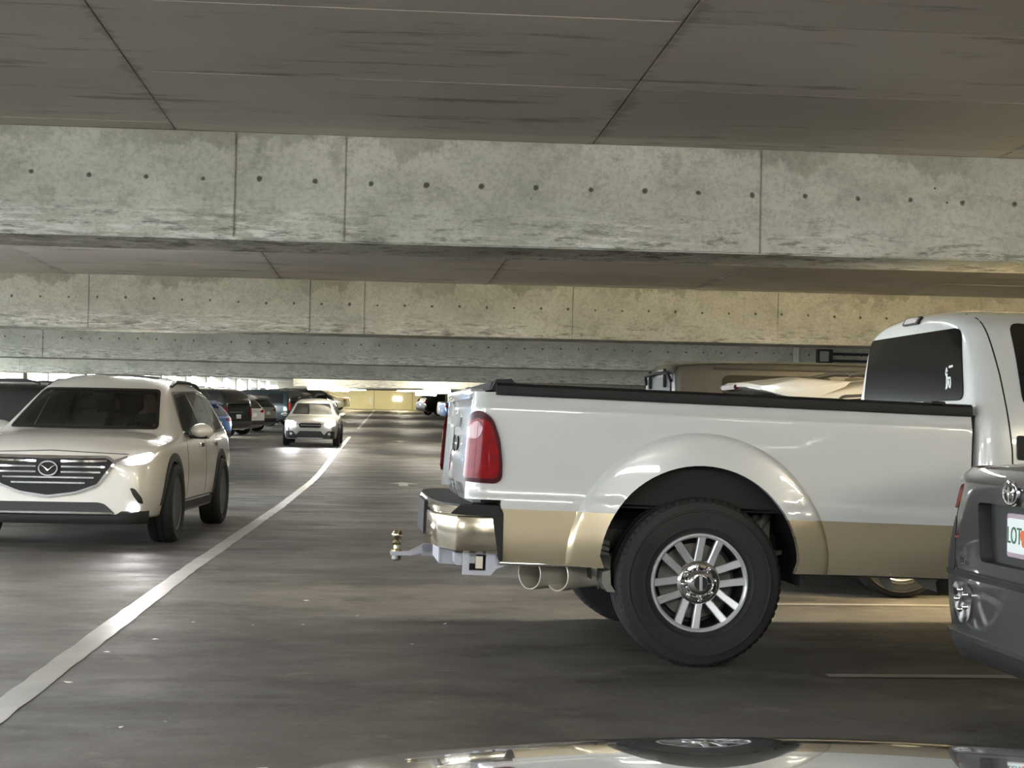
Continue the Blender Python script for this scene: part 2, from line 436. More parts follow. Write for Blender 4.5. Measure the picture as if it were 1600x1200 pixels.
cl = empty('ceiling', 'grey brown concrete ceiling slab with formwork panel seams', kind='structure')
DEPTH = .61
v = []; f = []
for y in ys:
    v += [(XL - .3, y, cz(y) + DEPTH + .012), (XR, y, cz(y) + DEPTH + .012), (XL - .3, y, cz(y) + DEPTH + .3), (XR, y, cz(y) + DEPTH + .3)]
for i in range(n - 1):
    a = 4 * i; f += [(a, a + 4, a + 5, a + 1), (a + 2, a + 3, a + 7, a + 6), (a, a + 2, a + 6, a + 4), (a + 1, a + 5, a + 7, a + 3)]
f += [(0, 1, 3, 2), (4 * n - 4, 4 * n - 2, 4 * n - 1, 4 * n - 3)]
mk('slab', v, f, 'ceiling', cl)
BEAMY = [8.75 + 8.9 * k for k in range(15)]
BW = .65
# plywood-formed panels of the ceiling, real seams between them (the three nearest bays and the one behind)
xs_ = [-10.4, -8.41, -6.02, -3.61, -1.20, 1.17, 3.58, 5.98, 8.4, 10.8]
def panel_mesh(w_, l_, h_=.012):
    bm = bmesh.new(); bx(bm, (0, 0, 0), (w_, l_, h_), .0); me = bpy.data.meshes.new('ceiling_panel'); bm.to_mesh(me); bm.free()
    me.materials.append(MATS['ceiling']); return me
pcache = {}
for k in range(-1, 3):
    y0 = 8.75 + 8.9 * k + BW - .01; y1 = 8.75 + 8.9 * (k + 1) + .01
    seams = [y0] + [6.05 + 1.245 * j + 8.9 * (k + 1) - 8.9 * 0 for j in range(-5, 3)] + [y1]
    seams = [s for s in seams if y0 <= s <= y1]
    seams = sorted(set(round(s, 3) for s in seams))
    for i in range(len(xs_) - 1):
        for j in range(len(seams) - 1):
            w_ = xs_[i + 1] - xs_[i] - .009; l_ = seams[j + 1] - seams[j] - .008
            if l_ < .1: continue
            key = (round(w_, 3), round(l_, 3))
            if key not in pcache: pcache[key] = panel_mesh(*key)
            o = bpy.data.objects.new('ceiling_panel', pcache[key]); COL.objects.link(o); o.parent = cl
            o.location = (xs_[i] + .0045, seams[j] + .004, 2.22 + DEPTH + random.uniform(-.003, .001))
# beams with separately formed face panels
JX = [-10.4, -8.2, -5.77, -3.34, -.86, -.24, 2.16, 4.58, 7.03, 9.47, 11.9, 14.3, 16.8, 19.2, 22.]
names = ['nearest', 'second', 'third', 'fourth', 'fifth']
for k, by in enumerate(BEAMY + [-.15 - 8.9]):
    zb = cz(by); zt = zb + DEPTH + .02
    if k == 15: by = -9.0
    bm = bmesh.new(); bx(bm, (XL if (k < 4 or k == 15) else -2.6, by + .012, zb), (XR, by + BW, zt), .012)
    b = bmo('concrete_beam', bm, 'beam', None, True, 30)
    tag(b, (names[k] + ' concrete ceiling beam counted from the camera') if k < 5 else 'concrete ceiling beam in the far rising bays', kind='structure')
    if k >= 5: b['group'] = 'far ceiling beams'
    if k < 5:
        for i in range(len(JX) - 1):
            if k == 4 and JX[i] < -1: continue
            bm = bmesh.new()
            dz = .012 if (k == 0 and JX[i + 1] <= -.8) else 0.
            bx(bm, (JX[i] + .0045, by - .004 * (i % 2), zb + .006 + dz), (JX[i + 1] - .0045, by + .02, zt - .025), .004)
            bmo('face_panel', bm, 'beam', b, True, 30)

# walls
def wall(name, a, b, mat, label):
    o = box(name, a, b, mat); tag(o, label, kind='structure'); return o
wf = wall('wall_far', (XL, YF, fz(YF) - .2), (XR, YF + .3, cz(YF) + .9), 'wall_plain', 'far end concrete wall of the garage')
wr = wall('wall_right', (XR, YB, -.3), (XR + .3, YF + .3, 6.), 'wall_plain', 'concrete side wall beyond the right rows')
wb = wall('wall_back', (XL - .3, YB - .3, -.3), (XR, YB, 3.2), 'wall_plain', 'concrete wall behind the camera')
# cream coloured blocks of the far wall
for a, b in ((-6.2, -.9), (-.84, 2.6), (2.66, 6.)):
    box('wall_panel', (a, YF - .06, fz(YF)), (b, YF + .01, cz(YF) + .3), 'wall_cream', wf)
# left facade: low parapet and posts, daylight above
lw = empty('wall_left', 'low concrete parapet and posts along the open left side', kind='structure')
for i in range(n - 1):
    y0, y1 = ys[i], ys[i + 1]
    vv = []
    for y in (y0, y1): vv += [(XL - .2, y, fz(y) - .1), (XL, y, fz(y) - .1), (XL, y, fz(y) + 1.0), (XL - .2, y, fz(y) + 1.0)]
    mk('parapet', vv, [(0, 1, 2, 3), (7, 6, 5, 4), (0, 4, 5, 1), (1, 5, 6, 2), (2, 6, 7, 3), (3, 7, 4, 0)], 'wall_plain', lw)
for k in range(-1, 15):
    for j, w_ in ((0, .5), (1, .16)):
        y = 8.75 + 8.9 * k + j * 4.6
        if y > YF: continue
        box('post', (XL - .25, y, fz(y)), (XL + (.25 if j == 0 else -.05), y + w_, cz(y) + .9), 'wall_plain', lw)
# edge beam over the opening (upper spandrel)
for k in range(-2, 15):
    y0 = max(YB, 8.75 + 8.9 * k); y1 = min(YF, y0 + 8.9)
    vv = []
    for y in (y0, y1): vv += [(XL - .3, y, cz(y) + (.28 if k < 3 else .58)), (XL, y, cz(y) + (.28 if k < 3 else .58)), (XL, y, cz(y) + .9), (XL - .3, y, cz(y) + .9)]
    mk('spandrel', vv, [(0, 1, 2, 3), (7, 6, 5, 4), (0, 4, 5, 1), (1, 5, 6, 2), (2, 6, 7, 3), (3, 7, 4, 0)], 'wall_plain', lw)
# columns between the right rows
for k in range(0, 15):
    y = BEAMY[k]
    o = box('concrete_column', (8.5, y + .05, fz(y) - .02), (9.1, y + .6, cz(y) + .05), 'wall_plain', None, .02)
    tag(o, 'square concrete column under a beam between the right parking rows', kind='structure', group='columns of the right rows')
# outside
o = mk('outside_ground', [(-400, -100, -3), (XL - 1, -100, -3), (XL - 1, 400, -3), (-400, 400, -3)], [(0, 1, 2, 3)], 'outside_ground'); tag(o, 'pale ground outside the garage', kind='structure')

# ------------------------------------------------------------------ floor paint
def strip(name, pts, wd, mat, label, cat, group=None, jit=.0, step=.5, z=.004):
    """pts: polyline (x,y); a thin painted band on the floor."""
    P = []
    for i in range(len(pts) - 1):
        a, b = Vector(pts[i]), Vector(pts[i + 1]); m_ = max(1, int((b - a).length / step))
        for k in range(m_): P.append(a + (b - a) * k / m_)
    P.append(Vector(pts[-1]))
    v = []; f = []
    for i, p in enumerate(P):
        d = (P[min(i + 1, len(P) - 1)] - P[max(0, i - 1)]).normalized(); nrm = Vector((-d.y, d.x))
        for s in (-1, 1):
            q = p + nrm * (s * wd / 2 + random.uniform(-jit, jit)); v.append((q.x, q.y, fz(q.y) + z))
    for i in range(len(P) - 1): a = 2 * i; f.append((a, a + 1, a + 3, a + 2))
    o = mk(name, v, f, mat); tag(o, label, cat, group); return o
strip('lane_line', [(-1.52, 2.0), (-1.53, 12), (-1.43, 22), (-1.42, 40), (-1.33, 62)], .135, 'line', 'long white painted lane line running up the driving aisle', 'floor marking', jit=.006, step=.22)
strip('lane_line', [(-1.2, 74), (-1.0, 100), (-.8, 137)], .15, 'worn_line', 'faded far piece of the white lane line by the end wall', 'floor marking', jit=.02, step=2)
strip('stall_line', [(2.19, 7.40), (6.8, 7.34)], .09, 'worn_line', 'worn stall line between the grey sedan and the white pickup', 'floor marking', jit=.006)
strip('stall_line', [(2.3, 10.43), (7.6, 10.5)], .09, 'worn_line', 'worn stall line on the floor seen beneath the white pickup', 'floor marking', jit=.006)
strip('stall_line', [(2.4, 13.5), (7.6, 13.6)], .1, 'worn_line', 'worn stall line beside the grey off-road car', 'floor marking')
A27 = radians(27)
for i, y in enumerate([31.0, 45.2, 50.0, 54.2, 61.4, 65.0, 68.6, 72.2, 76.0, 80.]):
    strip('stall_line', [(-3.6 if i else -2.8, y - 1.2), (-9.6, y + 1.9)], .13, 'line', 'white stall line at the feet of the left row of parked cars', 'floor marking', 'left stall lines', jit=.01, z=.005)
for i, y in enumerate([78.5, 82.2, 86., 90.4, 95.1]):
    strip('stall_line', [(2.6, y), (8, y)], .13, 'line', 'white stall line of the far right parking row', 'floor marking', 'far right stall lines')
def arrow(x, y, s, label):
    p = [(-.09, -.9), (.09, -.9), (.09, .1), (.32, .1), (0, .9), (-.32, .1), (-.09, .1)]
    o = mk('floor_arrow', [(x + a * s, y + b * s, fz(y + b * s) + .005) for a, b in p], [(0, 1, 2, 6), (2, 3, 4, 5, 6)], 'line'); tag(o, label, 'floor marking'); return o
arrow(.42, 30.8, 1.0, 'white arrow painted on the right lane nearer the pickup'); arrow(.64, 57.5, 1.1, 'white arrow painted farther up the right lane')
arrow(-2.6, 86, 1.2, 'white arrow painted far up the left lane beyond the crossover')
# litter
bm = bmesh.new()
for i in range(16):
    x, y = random.uniform(-1.6, .6), random.uniform(4.6, 10.5); s = random.uniform(.006, .018)
    a = random.uniform(0, 6); q = [Vector((cos(a + k * pi / 2 + random.uniform(-.3, .3)) * s * (1 + (k % 2) * .7), sin(a + k * pi / 2) * s, random.uniform(.001, .008))) for k in range(4)]
    bm.faces.new([bm.verts.new(Vector((x, y, .003)) + p) for p in q])
tag(bmo('floor_litter', bm, 'paper'), 'tiny pale scraps scattered over the near floor', 'litter', kind='stuff')

# ------------------------------------------------------------------ lights
def fixture(x, y, z, mat, label, group, lx=1.3, ly=.22, hang=0.):
    t = empty('ceiling_light', label, 'light', (x, y, z), 0, group)
    box('housing', (-lx / 2, -ly / 2, -.06), (lx / 2, ly / 2, 0), 'fixture_white', t, .01)
    box('diffuser', (-lx / 2 + .01, -ly / 2 - .01, -.15), (lx / 2 - .01, ly / 2 + .01, -.058), mat, t)
    box('added_uplight', (-lx * .4, -.05, -.004), (lx * .4, .05, .012), mat, t)  # glowing strip added on top to brighten the ceiling
    if hang > 0:
        for s in (-1, 1): tube_o('hanger', [(s * lx * .4, 0, -.01), (s * lx * .4, 0, hang)], .008, 'zinc', t, 6)
    return t
for k in range(-1, 4):
    y = 1.05 + 8.9 * k
    for x in (-2.6, 1.6):
        fixture(x, y, 2.52, 'led_diffuser' if k < 1 else 'led_dim', 'flat ceiling light tucked up behind the near beams', 'near ceiling lights', hang=.31)
    for x in (-7.2, 6.6):
        fixture(x if k != 1 or x < 0 else 6.4, y, 2.52, 'led_warm' if (x > 0 and k == 1) else ('led_soft' if x > 0 and k == 0 else ('led_dim' if k > 1 else 'led_diffuser')), 'flat ceiling light over a parking row behind the near beams', 'parking row ceiling lights', hang=.31)
for i, (x, y) in enumerate([(-1.75, 43.2), (-1.75, 52.5), (-1.75, 61), (1.5, 43.4), (1.5, 55), (-1.7, 75), (1.5, 75), (-1.7, 95), (1.5, 95), (-1.7, 115), (1.5, 115), (-3.0, 134), (1.5, 134), (-6.5, 60), (-6.5, 90), (6, 60), (6, 90), (6, 120)]):
    vis = {0: 'nearest lit lamp of the left far ceiling row', 1: 'second lit lamp of the left far ceiling row', 2: 'third lit lamp of the left far ceiling row', 3: 'upper lit lamp hanging over the right far lane', 4: 'lower lit lamp hanging over the right far lane'}
    z = {0: 2.28, 1: 2.5, 2: 2.62, 3: 2.25, 4: 2.4}.get(i, cz(y) + .1)
    fixture(x, y, z, 'led_wall_boost' if y > 125 else 'led_far', vis.get(i, 'lit ceiling lamp deep in the far bays'), None if i in vis else 'far ceiling lamps', .75, .3, cz(y) + DEPTH - z)  # unseen lamps nearest the end wall are boosted to brighten it
def spot(parent, loc, tgt, energy, size=50, rad=.06, col=(1, .97, .93)):
    l = bpy.data.lights.new('headlamp_beam', 'SPOT'); l.energy = energy; l.spot_size = radians(size); l.spot_blend = .6; l.shadow_soft_size = rad; l.color = col
    o = bpy.data.objects.new('headlamp_beam', l); COL.objects.link(o); o.parent = parent
    d = (Vector(tgt) - Vector(loc)); o.location = loc; o.rotation_euler = d.to_track_quat('-Z', 'Y').to_euler()
    return o
# ------------------------------------------------------------------ wheels
def tire_mesh(R, W, rim, blocks=0, seg=72):
    """axis along y, outer face at -y."""
    bm = bmesh.new(); h = W / 2
    prof = [(rim * .97, -h * .72), (rim, -h * .84), (rim * 1.03, -h * .86), (rim + (R - rim) * .14, -h * .92), (rim + (R - rim) * .16, -h * .95), (rim + (R - rim) * .19, -h * .94), (rim + (R - rim) * .35, -h * 1.0), (rim + (R - rim) * .6, -h * 1.0), (rim + (R - rim) * .62, -h * 1.02), (rim + (R - rim) * .66, -h * 1.02), (rim + (R - rim) * .68, -h * .985), (R * .955, -h * .93), (R * .985, -h * .80),
            (R, -h * .62), (R, -h * .34), (R - .010, -h * .31), (R - .010, -h * .25), (R, -h * .22), (R, h * .22), (R - .010, h * .25), (R - .010, h * .31), (R, h * .34), (R, h * .62), (R * .985, h * .8), (R * .955, h * .93), (rim + (R - rim) * .5, h), (rim, h * .84), (rim * .97, h * .72)]
    lathe(bm, prof, seg, 'y', (0, 0, 0), True)
    if blocks:
        for k in range(blocks):
            t = 2 * pi * k / blocks; e = 2 * pi / blocks * .30
            for s in (-1, 1):
                vs = []
                for (r, y) in ((R * .945, s * h * .955), (R * .992, s * h * .83), (R + .0015, s * h * .60), (R - .012, s * h * .60), (R * .93, s * h * .90)):
                    for dt in (-e, e): vs.append(bm.verts.new((r * cos(t + dt), y, r * sin(t + dt))))
                for a in range(4):
                    try: bm.faces.new((vs[2 * a], vs[2 * a + 1], vs[2 * a + 3], vs[2 * a + 2]))
                    except Exception: pass
                bm.faces.new(vs[0::2]); bm.faces.new(vs[1::2])
    bmesh.ops.recalc_face_normals(bm, faces=bm.faces)
    me = bpy.data.meshes.new('tire'); bm.to_mesh(me); bm.free(); me.materials.append(MATS['rubber']); shade(me, 38); return me
def rim_mesh(rim, W, spokes=5, mat='alloy'):
    bm = bmesh.new(); h = W / 2
    lathe(bm, [(rim * 1.01, -h * .80), (rim * .985, -h * .86), (rim * .95, -h * .82), (rim * .90, -h * .6), (rim * .88, h * .6), (rim * .80, h * .6)], 48, 'y', (0, 0, 0), False)
    nf = len(bm.faces)
    lathe(bm, [(rim * .26, -h * .70), (rim * .24, -h * .76), (rim * .05, -h * .78), (.001, -h * .78)], 24, 'y')
    for k in range(spokes):
        t = 2 * pi * k / spokes + .3
        for dt in (-.13, .13):
            q = []
            for r, hw, y in ((rim * .2, .030, -h * .74), (rim * .93, .022, -h * .72)):
                c, s = cos(t + dt * r / rim), sin(t + dt * r / rim)
                for sg in (-1, 1):
                    for yy in (0, .04): q.append(bm.verts.new((r * c - s * hw * sg, y + yy, r * s + c * hw * sg)))
            for fc in ((0, 4, 6, 2), (1, 3, 7, 5), (0, 1, 5, 4), (2, 6, 7, 3)): bm.faces.new([q[i] for i in fc])
    bmesh.ops.recalc_face_normals(bm, faces=bm.faces)
    me = bpy.data.meshes.new('rim'); bm.to_mesh(me); bm.free(); me.materials.append(MATS[mat]); shade(me, 35); return me
def disc_mesh(rim, W):
    bm = bmesh.new(); lathe(bm, [(.001, -W * .18), (rim * .9, -W * .18), (rim * .9, -W * .12), (.001, -W * .12)], 24, 'y')
    bmesh.ops.recalc_face_normals(bm, faces=bm.faces)
    me = bpy.data.meshes.new('brake_disc'); bm.to_mesh(me); bm.free(); me.materials.append(MATS['under_black']); return me
WC = {}
def wheels(root, pts, R, W, rim, spokes=5, mat='alloy', steer=0.):
    k = (R, W, rim, spokes, mat)
    if k not in WC: WC[k] = (tire_mesh(R, W, rim, 0, 56), rim_mesh(rim, W, spokes, mat), disc_mesh(rim, W))
    for i, (x, y) in enumerate(pts):
        t = bpy.data.objects.new('tire', WC[k][0]); COL.objects.link(t); t.parent = root; t.location = (x, y, R)
        t.rotation_euler = (0, random.uniform(0, 6), (pi if y > 0 else 0) + (steer if x > 0 else 0))
        if y > 0: t.rotation_euler[1] = random.uniform(0, 6)
        for nm, me in (('rim', WC[k][1]), ('brake_disc', WC[k][2])):
            r = bpy.data.objects.new(nm, me); COL.objects.link(r); r.parent = t

# ------------------------------------------------------------------ the white pickup
TY = radians(1.6)
_n = Vector((-sin(radians(1.0)), cos(radians(1.0)), 0))
tc_ = Vector((1.59, 7.60, 0)) + _n * 1.0
truck = empty('pickup_truck', 'white and gold long-bed pickup truck parked tail-out at right', 'truck', tc_, TY)
RAKE = (0, .0250, 0)
def rk(o): o.rotation_euler = RAKE; return o
GZ = .758; ZB = .486; ZT = 1.335
AC = (-.018, .50); AR = .512
def flare(x, z):
    r = math.hypot(x - AC[0], z - AC[1]) if z > AC[1] else abs(x - AC[0])
    if r > .675: return 0.
    t = (.675 - r) / .163
    return .014 * min(1, t / .10) + .026 * max(0., min(1., t)) ** .8
def sidepoint(s, z, sgn):
    """s: arc coordinate along the bed side; returns point and normal."""
    y = .958
    if z > 1.25: y -= .30 * (z - 1.25) ** 1.5 * 3
    if z < .83 : y += .010 * min(1, (.83 - z) / .02)
    if z > 1.262: y -= .006 * min(1, (z - 1.262) / .012)
    if z < .62: y -= .035 * ((.62 - z) / .14) ** 2
    y += flare(s, z) if s > -1.0 else 0.
    xc, r = -1.105, .075
    lean = -.028 * (1. - max(0, (z - .75)) / .6) if z > .75 else -.028
    if s >= xc:
        p = Vector((s, -y, z)); nrm = Vector((0, -1, 0))
    else:
        a = min((xc - s) / r, pi / 2); ex = max(0, (xc - s) - r * pi / 2)
        p = Vector((xc - r * sin(a) + lean * sin(a), -(y - r + r * cos(a)) + ex, z)); nrm = Vector((-sin(a), -cos(a), 0))
    if sgn > 0: p.y = -p.y; nrm.y = -nrm.y
    return p, nrm
def bed_side(sgn):
    S0 = -1.105 - .075 * pi / 2 - .06
    arcpts = []
    a0 = 0.0
    for k in range(37):
        a = pi - k * pi / 36
        arcpts.append((AC[0] + AR * cos(a), AC[1] + AR * sin(a)))
    poly = [(S0, .80), (-1.03, .80), (-1.03, ZB + .01), (-.50, ZB - .005)] + arcpts[1:-1] + [(.478, ZB), (1.385, ZB), (1.392, 1.0), (1.392, ZT), (S0, ZT)]
    poly = densify(poly, .03)
    N = len(poly)
    vs = [Vector(p) for p in poly]; es = [(i, (i + 1) % N) for i in range(N)]
    # gold boundary
    for (xa, xb) in ((-1.03, AC[0] - sqrt(AR ** 2 - (GZ - AC[1]) ** 2)), (AC[0] + sqrt(AR ** 2 - (GZ - AC[1]) ** 2), 1.392)):
        m_ = int((xb - xa) / .03); i0 = len(vs)
        for k in range(m_ + 1): vs.append(Vector((xa + (xb - xa) * k / m_, GZ)))
        es += [(i0 + k, i0 + k + 1) for k in range(m_)]
    for r in (.522, .54, .565, .595, .625, .648, .660, .668, .676):
        m_ = 70
        for k in range(m_ + 1):
            a = pi * k / m_; vs.append(Vector((AC[0] + r * cos(a), AC[1] + r * sin(a))))
        for sg in (-1, 1):
            if r < .66: vs.append(Vector((AC[0] + sg * r, ZB + .004)))
    xx = S0 + .02
    while xx < 1.38:
        for zz in (.52, .55, .58, .61, .64, .67, .70, .73, .79, .808, .82, .832, .86, .90, .95, 1., 1.05, 1.10, 1.15, 1.2, 1.245, 1.256, 1.264, 1.274, 1.29, 1.31, 1.325):
            if inside(poly, xx, zz) and (math.hypot(xx - AC[0], zz - AC[1]) > .69 or zz < AC[1]): vs.append(Vector((xx, zz)))
        xx += .04 if xx > -1.0 else .018
    v, e, f, *_ = delaunay_2d_cdt(vs, es, [], 1, 1e-5)
    bm = bmesh.new(); hp = [sidepoint(p[0], p[1], sgn) for p in v]
    top = [bm.verts.new(p) for p, n_ in hp]
    edges = {}
    for tri in f:
        zc = sum(v[i][1] for i in tri) / len(tri); xc = sum(v[i][0] for i in tri) / len(tri)
        fc = bm.faces.new([top[i] for i in tri]); fc.material_index = 1 if (zc < GZ and xc > -1.2) else 0
        for i in range(len(tri)): edges[(tri[i], tri[(i + 1) % len(tri)])] = 1
    bot = {}
    for (a, b) in edges:
        if (b, a) not in edges:
            for i in (a, b):
                if i not in bot: p, n_ = hp[i]; bot[i] = bm.verts.new(p - n_ * .045)
            fc = bm.faces.new((top[b], top[a], bot[a], bot[b])); fc.material_index = 1 if min(v[a][1], v[b][1]) < GZ - .01 else 0
    o = bmo('bed_side', bm, ['white_paint', 'gold_paint'], truck, True, 32)
    return rk(o)
for sg in (-1, 1): bed_side(sg)
def on_side(name, poly, mat, t=.012, res=.02, sgn=-1, sink=.01, parent=None, label=None):
    bm = bmesh.new(); surf(bm, poly, lambda s, z: sidepoint(s, z, sgn), res, t, sink)
    o = bmo(name, bm, mat, parent or truck, True, 45)
    if parent is None: rk(o)
    if label: o['label'] = label
    return o
TLP = rpoly([(-1.235, .915), (-1.235, 1.16), (-1.205, 1.225), (-1.145, 1.245), (-1.085, 1.20), (-1.047, 1.10), (-1.030, .98), (-1.030, .905), (-1.06, .880), (-1.20, .885)], .03, 3)
for sg in (-1, 1):
    t = on_side('taillight', TLP, 'dark_red_lens', .014, .02, sg, label='red wraparound tail light')
    sc = lambda P, k, dx=0, dz=0: [((p[0] + 1.125) * k - 1.125 + dx, (p[1] - 1.06) * k + 1.06 + dz) for p in P]
    on_side('lens', rpoly([(-1.228, .93), (-1.228, 1.15), (-1.15, 1.21), (-1.10, 1.185), (-1.062, 1.09), (-1.047, .98), (-1.05, .905), (-1.20, .905)], .03, 3), 'red_lens', .019, .02, sg, parent=t)
    on_side('reverse_lens', rpoly([(-1.20, 1.10), (-1.20, 1.15), (-1.15, 1.195), (-1.125, 1.16), (-1.14, 1.10)], .02, 3), 'rose_lens', .023, .02, sg, parent=t)
for x0_, x1_ in ((.485, 1.385), (-1.02, -.505)): rk(tube_o('sill_highlight', [(x0_, -.928, ZB), (x1_, -.928, ZB)], .009, 'chrome', truck, 8))  # bright tube stands in for the highlight along the rolled lower edge
# black bed rail caps, tonneau and tailgate
for sg in (-1, 1):
    bm = bmesh.new()
    prof = [(.958, 1.322), (.962, 1.335), (.958, 1.368), (.94, 1.383), (.86, 1.383), (.84, 1.36), (.84, 1.322)]
    prism(bm, [(sg * y, z) for y, z in prof], 'x', -1.075, 1.39)
    rk(bmo('bed_rail_cap', bm, 'black_plastic', truck, True, 40))
    bm = bmesh.new(); bx(bm, (1.16, sg * .955 - .03, 1.378), (1.235, sg * .955 + .03 - sg * .06, 1.392), .004); rk(bmo('rail_clip', bm, 'black_plastic', truck))
bm = bmesh.new(); bx(bm, (-1.05, -.86, 1.352), (1.37, .86, 1.372), .006); rk(bmo('tonneau_cover', bm, 'black_plastic', truck, True))
bm = bmesh.new()
for sg in (-1, 1): prism(bm, [(-1.10, 1.345), (-1.075, 1.40), (-1.0, 1.405), (-.97, 1.375), (-.97, 1.345)], 'y', sg * .93, sg * .80)
prism(bm, [(-1.10, 1.345), (-1.085, 1.392), (-1.02, 1.394), (-1.0, 1.345)], 'y', -.82, .82)
rk(bmo('tonneau_roll', bm, 'black_plastic', truck, True, 30))
# tailgate
def tg(y, z):
    x = -1.178 - .028 * (1 - max(0, (z - .75)) / .6) + .018 * (y / .84) ** 2
    if z > 1.285: x -= .02 * min(1, (z - 1.285) / .02)
    if z < .86: x += (.86 - z) * .35
    if 1.0 < z < 1.27 and abs(y) < .70: x += .006 * min(1, (z - 1.0) / .02, (1.27 - z) / .02, (.70 - abs(y)) / .02)
    return Vector((x, y, z)), Vector((-1, 0, 0))
bm = bmesh.new(); surf(bm, rpoly([(-.835, .775), (.835, .775), (.835, 1.345), (-.835, 1.345)], .02, 2), tg, .035, 0., .06)
tgate = rk(bmo('tailgate', bm, 'white_paint', truck, True, 30))
bm = bmesh.new(); surf(bm, rpoly([(-.83, 1.30), (.83, 1.30), (.83, 1.352), (-.83, 1.352)], .015, 2), tg, .05, .012, .05)
bmo('tailgate_cap', bm, 'silver_paint', tgate, True, 30)
bm = bmesh.new(); surf(bm, ell(0, 1.065, .095, .040, 28), tg, .03, .012); bmo('emblem_oval', bm, 'sign_dark', tgate, True)
bm = bmesh.new()
for k in range(28):
    pass
ring = [tg(.098 * cos(2 * pi * k / 28), 1.065 + .043 * sin(2 * pi * k / 28))[0] + Vector((-.014, 0, 0)) for k in range(29)]
tube(bm, ring, .006, 6, False); bmo('emblem_ring', bm, 'chrome', tgate, True)
bm = bmesh.new(); bx(bm, (-1.235, -.14, 1.155), (-1.17, .14, 1.225), .015); bmo('handle', bm, 'white_paint', tgate, True)
for wd_, wy in (('SUPER', .02), ('DUTY', -.42)): text('lettering', wd_, .085, 'silver_paint', tgate, Matrix.Translation((-1.192, wy, .835)) @ Matrix.Rotation(-pi / 2, 4, 'Z') @ Matrix.Rotation(pi / 2 + .33, 4, 'X'), .004, 1.2)
# bed box inside
bm = bmesh.new(); bx(bm, (-1.12, -.84, .78), (1.37, .84, .84)); bx(bm, (1.33, -.84, .8), (1.37, .84, 1.34))
for sg in (-1, 1): bx(bm, (-1.1, sg * .84, .8), (1.37, sg * .84 + sg * .05, 1.33))
rk(bmo('bed_box', bm, 'under_black', truck))
# wheel house liners
for sg in (-1, 1):
    bm = bmesh.new(); v0 = []
    for k in range(25):
        a = -.15 + (pi + .3) * k / 24
        v0.append([bm.verts.new((AC[0] + .54 * cos(a), sg * y_, AC[1] + .54 * sin(a))) for y_ in (.93, .50)])
    for k in range(24): bm.faces.new((v0[k][0], v0[k + 1][0], v0[k + 1][1], v0[k][1]))
    bm.faces.new([q[1] for q in v0])
    rk(bmo('wheel_house', bm, 'under_black', truck, True, 40))
# chassis
for sg in (-1, 1):
    bm = bmesh.new(); bx(bm, (-1.1, sg * .46 - .04, .50), (4.4, sg * .46 + .04, .66), .01); rk(bmo('frame_rail', bm, 'frame_grey', truck, True))
    bm = bmesh.new()
    for q in range(4):
        pts = [(-.62 + q * .09, 0), (-.2, -.03 * 1), (0.1, -.04), (.45 - q * .05, -.0)]
        path = [Vector((-.70 + q * .13 + (1.42 - q * .26) * k / 8, sg * .56, .50 - q * .018 + .10 * ((k / 4 - 1) ** 2) * (1 - q * .2))) for k in range(9)]
        for k in range(8):
            a, b = path[k], path[k + 1]
            vs = [bm.verts.new(a + Vector((0, dy, dz))) for dy in (-.035, .035) for dz in (-.007, .007)] + [bm.verts.new(b + Vector((0, dy, dz))) for dy in (-.035, .035) for dz in (-.007, .007)]
            for fc in ((0, 1, 5, 4), (2, 6, 7, 3), (0, 4, 6, 2), (1, 3, 7, 5)): bm.faces.new([vs[i] for i in fc])
    bmo('leaf_spring', bm, 'frame_grey', truck)
    tube_o('shock_absorber', [(.22, sg * .60, .36), (.46, sg * .62, .80)], [.024, .03], 'frame_grey', truck, 10)
    bm = bmesh.new(); prism(bm, [(.30, .55), (.46, .58), (.47, .95), (.16, .95)], 'y', sg * .60, sg * .58); bmo('bracket', bm, 'frame_grey', truck)
    tube_o('brake_line', [(.30, sg * .63, .86), (.36, sg * .64, .72), (.45, sg * .66, .55)], .008, 'under_black', truck, 6)
tube_o('rear_axle', [(0, -.75, .42), (0, .75, .42)], .055, 'under_black', truck, 14)
bm = bmesh.new(); lathe(bm, [(.02, -.17), (.12, -.13), (.175, 0), (.12, .13), (.02, .17)], 20, 'x', (0, .03, .42)); bmo('differential', bm, 'under_black', truck, True)
bm = bmesh.new(); bx(bm, (.62, -.42, .46), (2.0, .1, .62), .03); bmo('fuel_tank', bm, 'under_black', truck, True)
bm = bmesh.new(); prism(bm, [(1.02, .50), (1.06, .50), (1.10, .38), (1.07, .37), (1.02, .43)], 'y', -.72, -.70); prism(bm, [(1.14, .48), (1.32, .47), (1.34, .36), (1.28, .38)], 'y', -.72, -.70); bmo('cab_mount', bm, 'frame_grey', truck)
# bumper
def bumper_path():
    P = [(-1.035, -.972), (-1.20, -.975), (-1.245, -.965), (-1.315, -.80), (-1.335, -.72), (-1.36, -.45)]
    return P + [(x, -y) for x, y in P[::-1]]
bp_ = bumper_path()
def bumper_band(name, zs, mat, par=truck, off=0.):
    bm = bmesh.new(); rows = []
    for (z, o_) in zs:
        rows.append([bm.verts.new((x + (o_ if abs(y) < .9 else o_ * .2), y + (o_ * .9 if y < -.9 else (-o_ * .9 if y > .9 else 0)), z)) for x, y in bp_])
    for a in range(len(rows) - 1):
        for k in range(len(bp_) - 1): bm.faces.new((rows[a][k], rows[a][k + 1], rows[a + 1][k + 1], rows[a + 1][k]))
    for k in range(2):
        pass
    return rk(bmo(name, bm, mat, par, True, 25))
bump = bumper_band('rear_bumper', [(.532, .035), (.545, .008), (.58, 0.), (.70, .0), (.712, .004), (.716, .012), (.724, .012), (.727, .004), (.75, .004), (.762, .012), (.765, .05)], 'bumper_chrome')
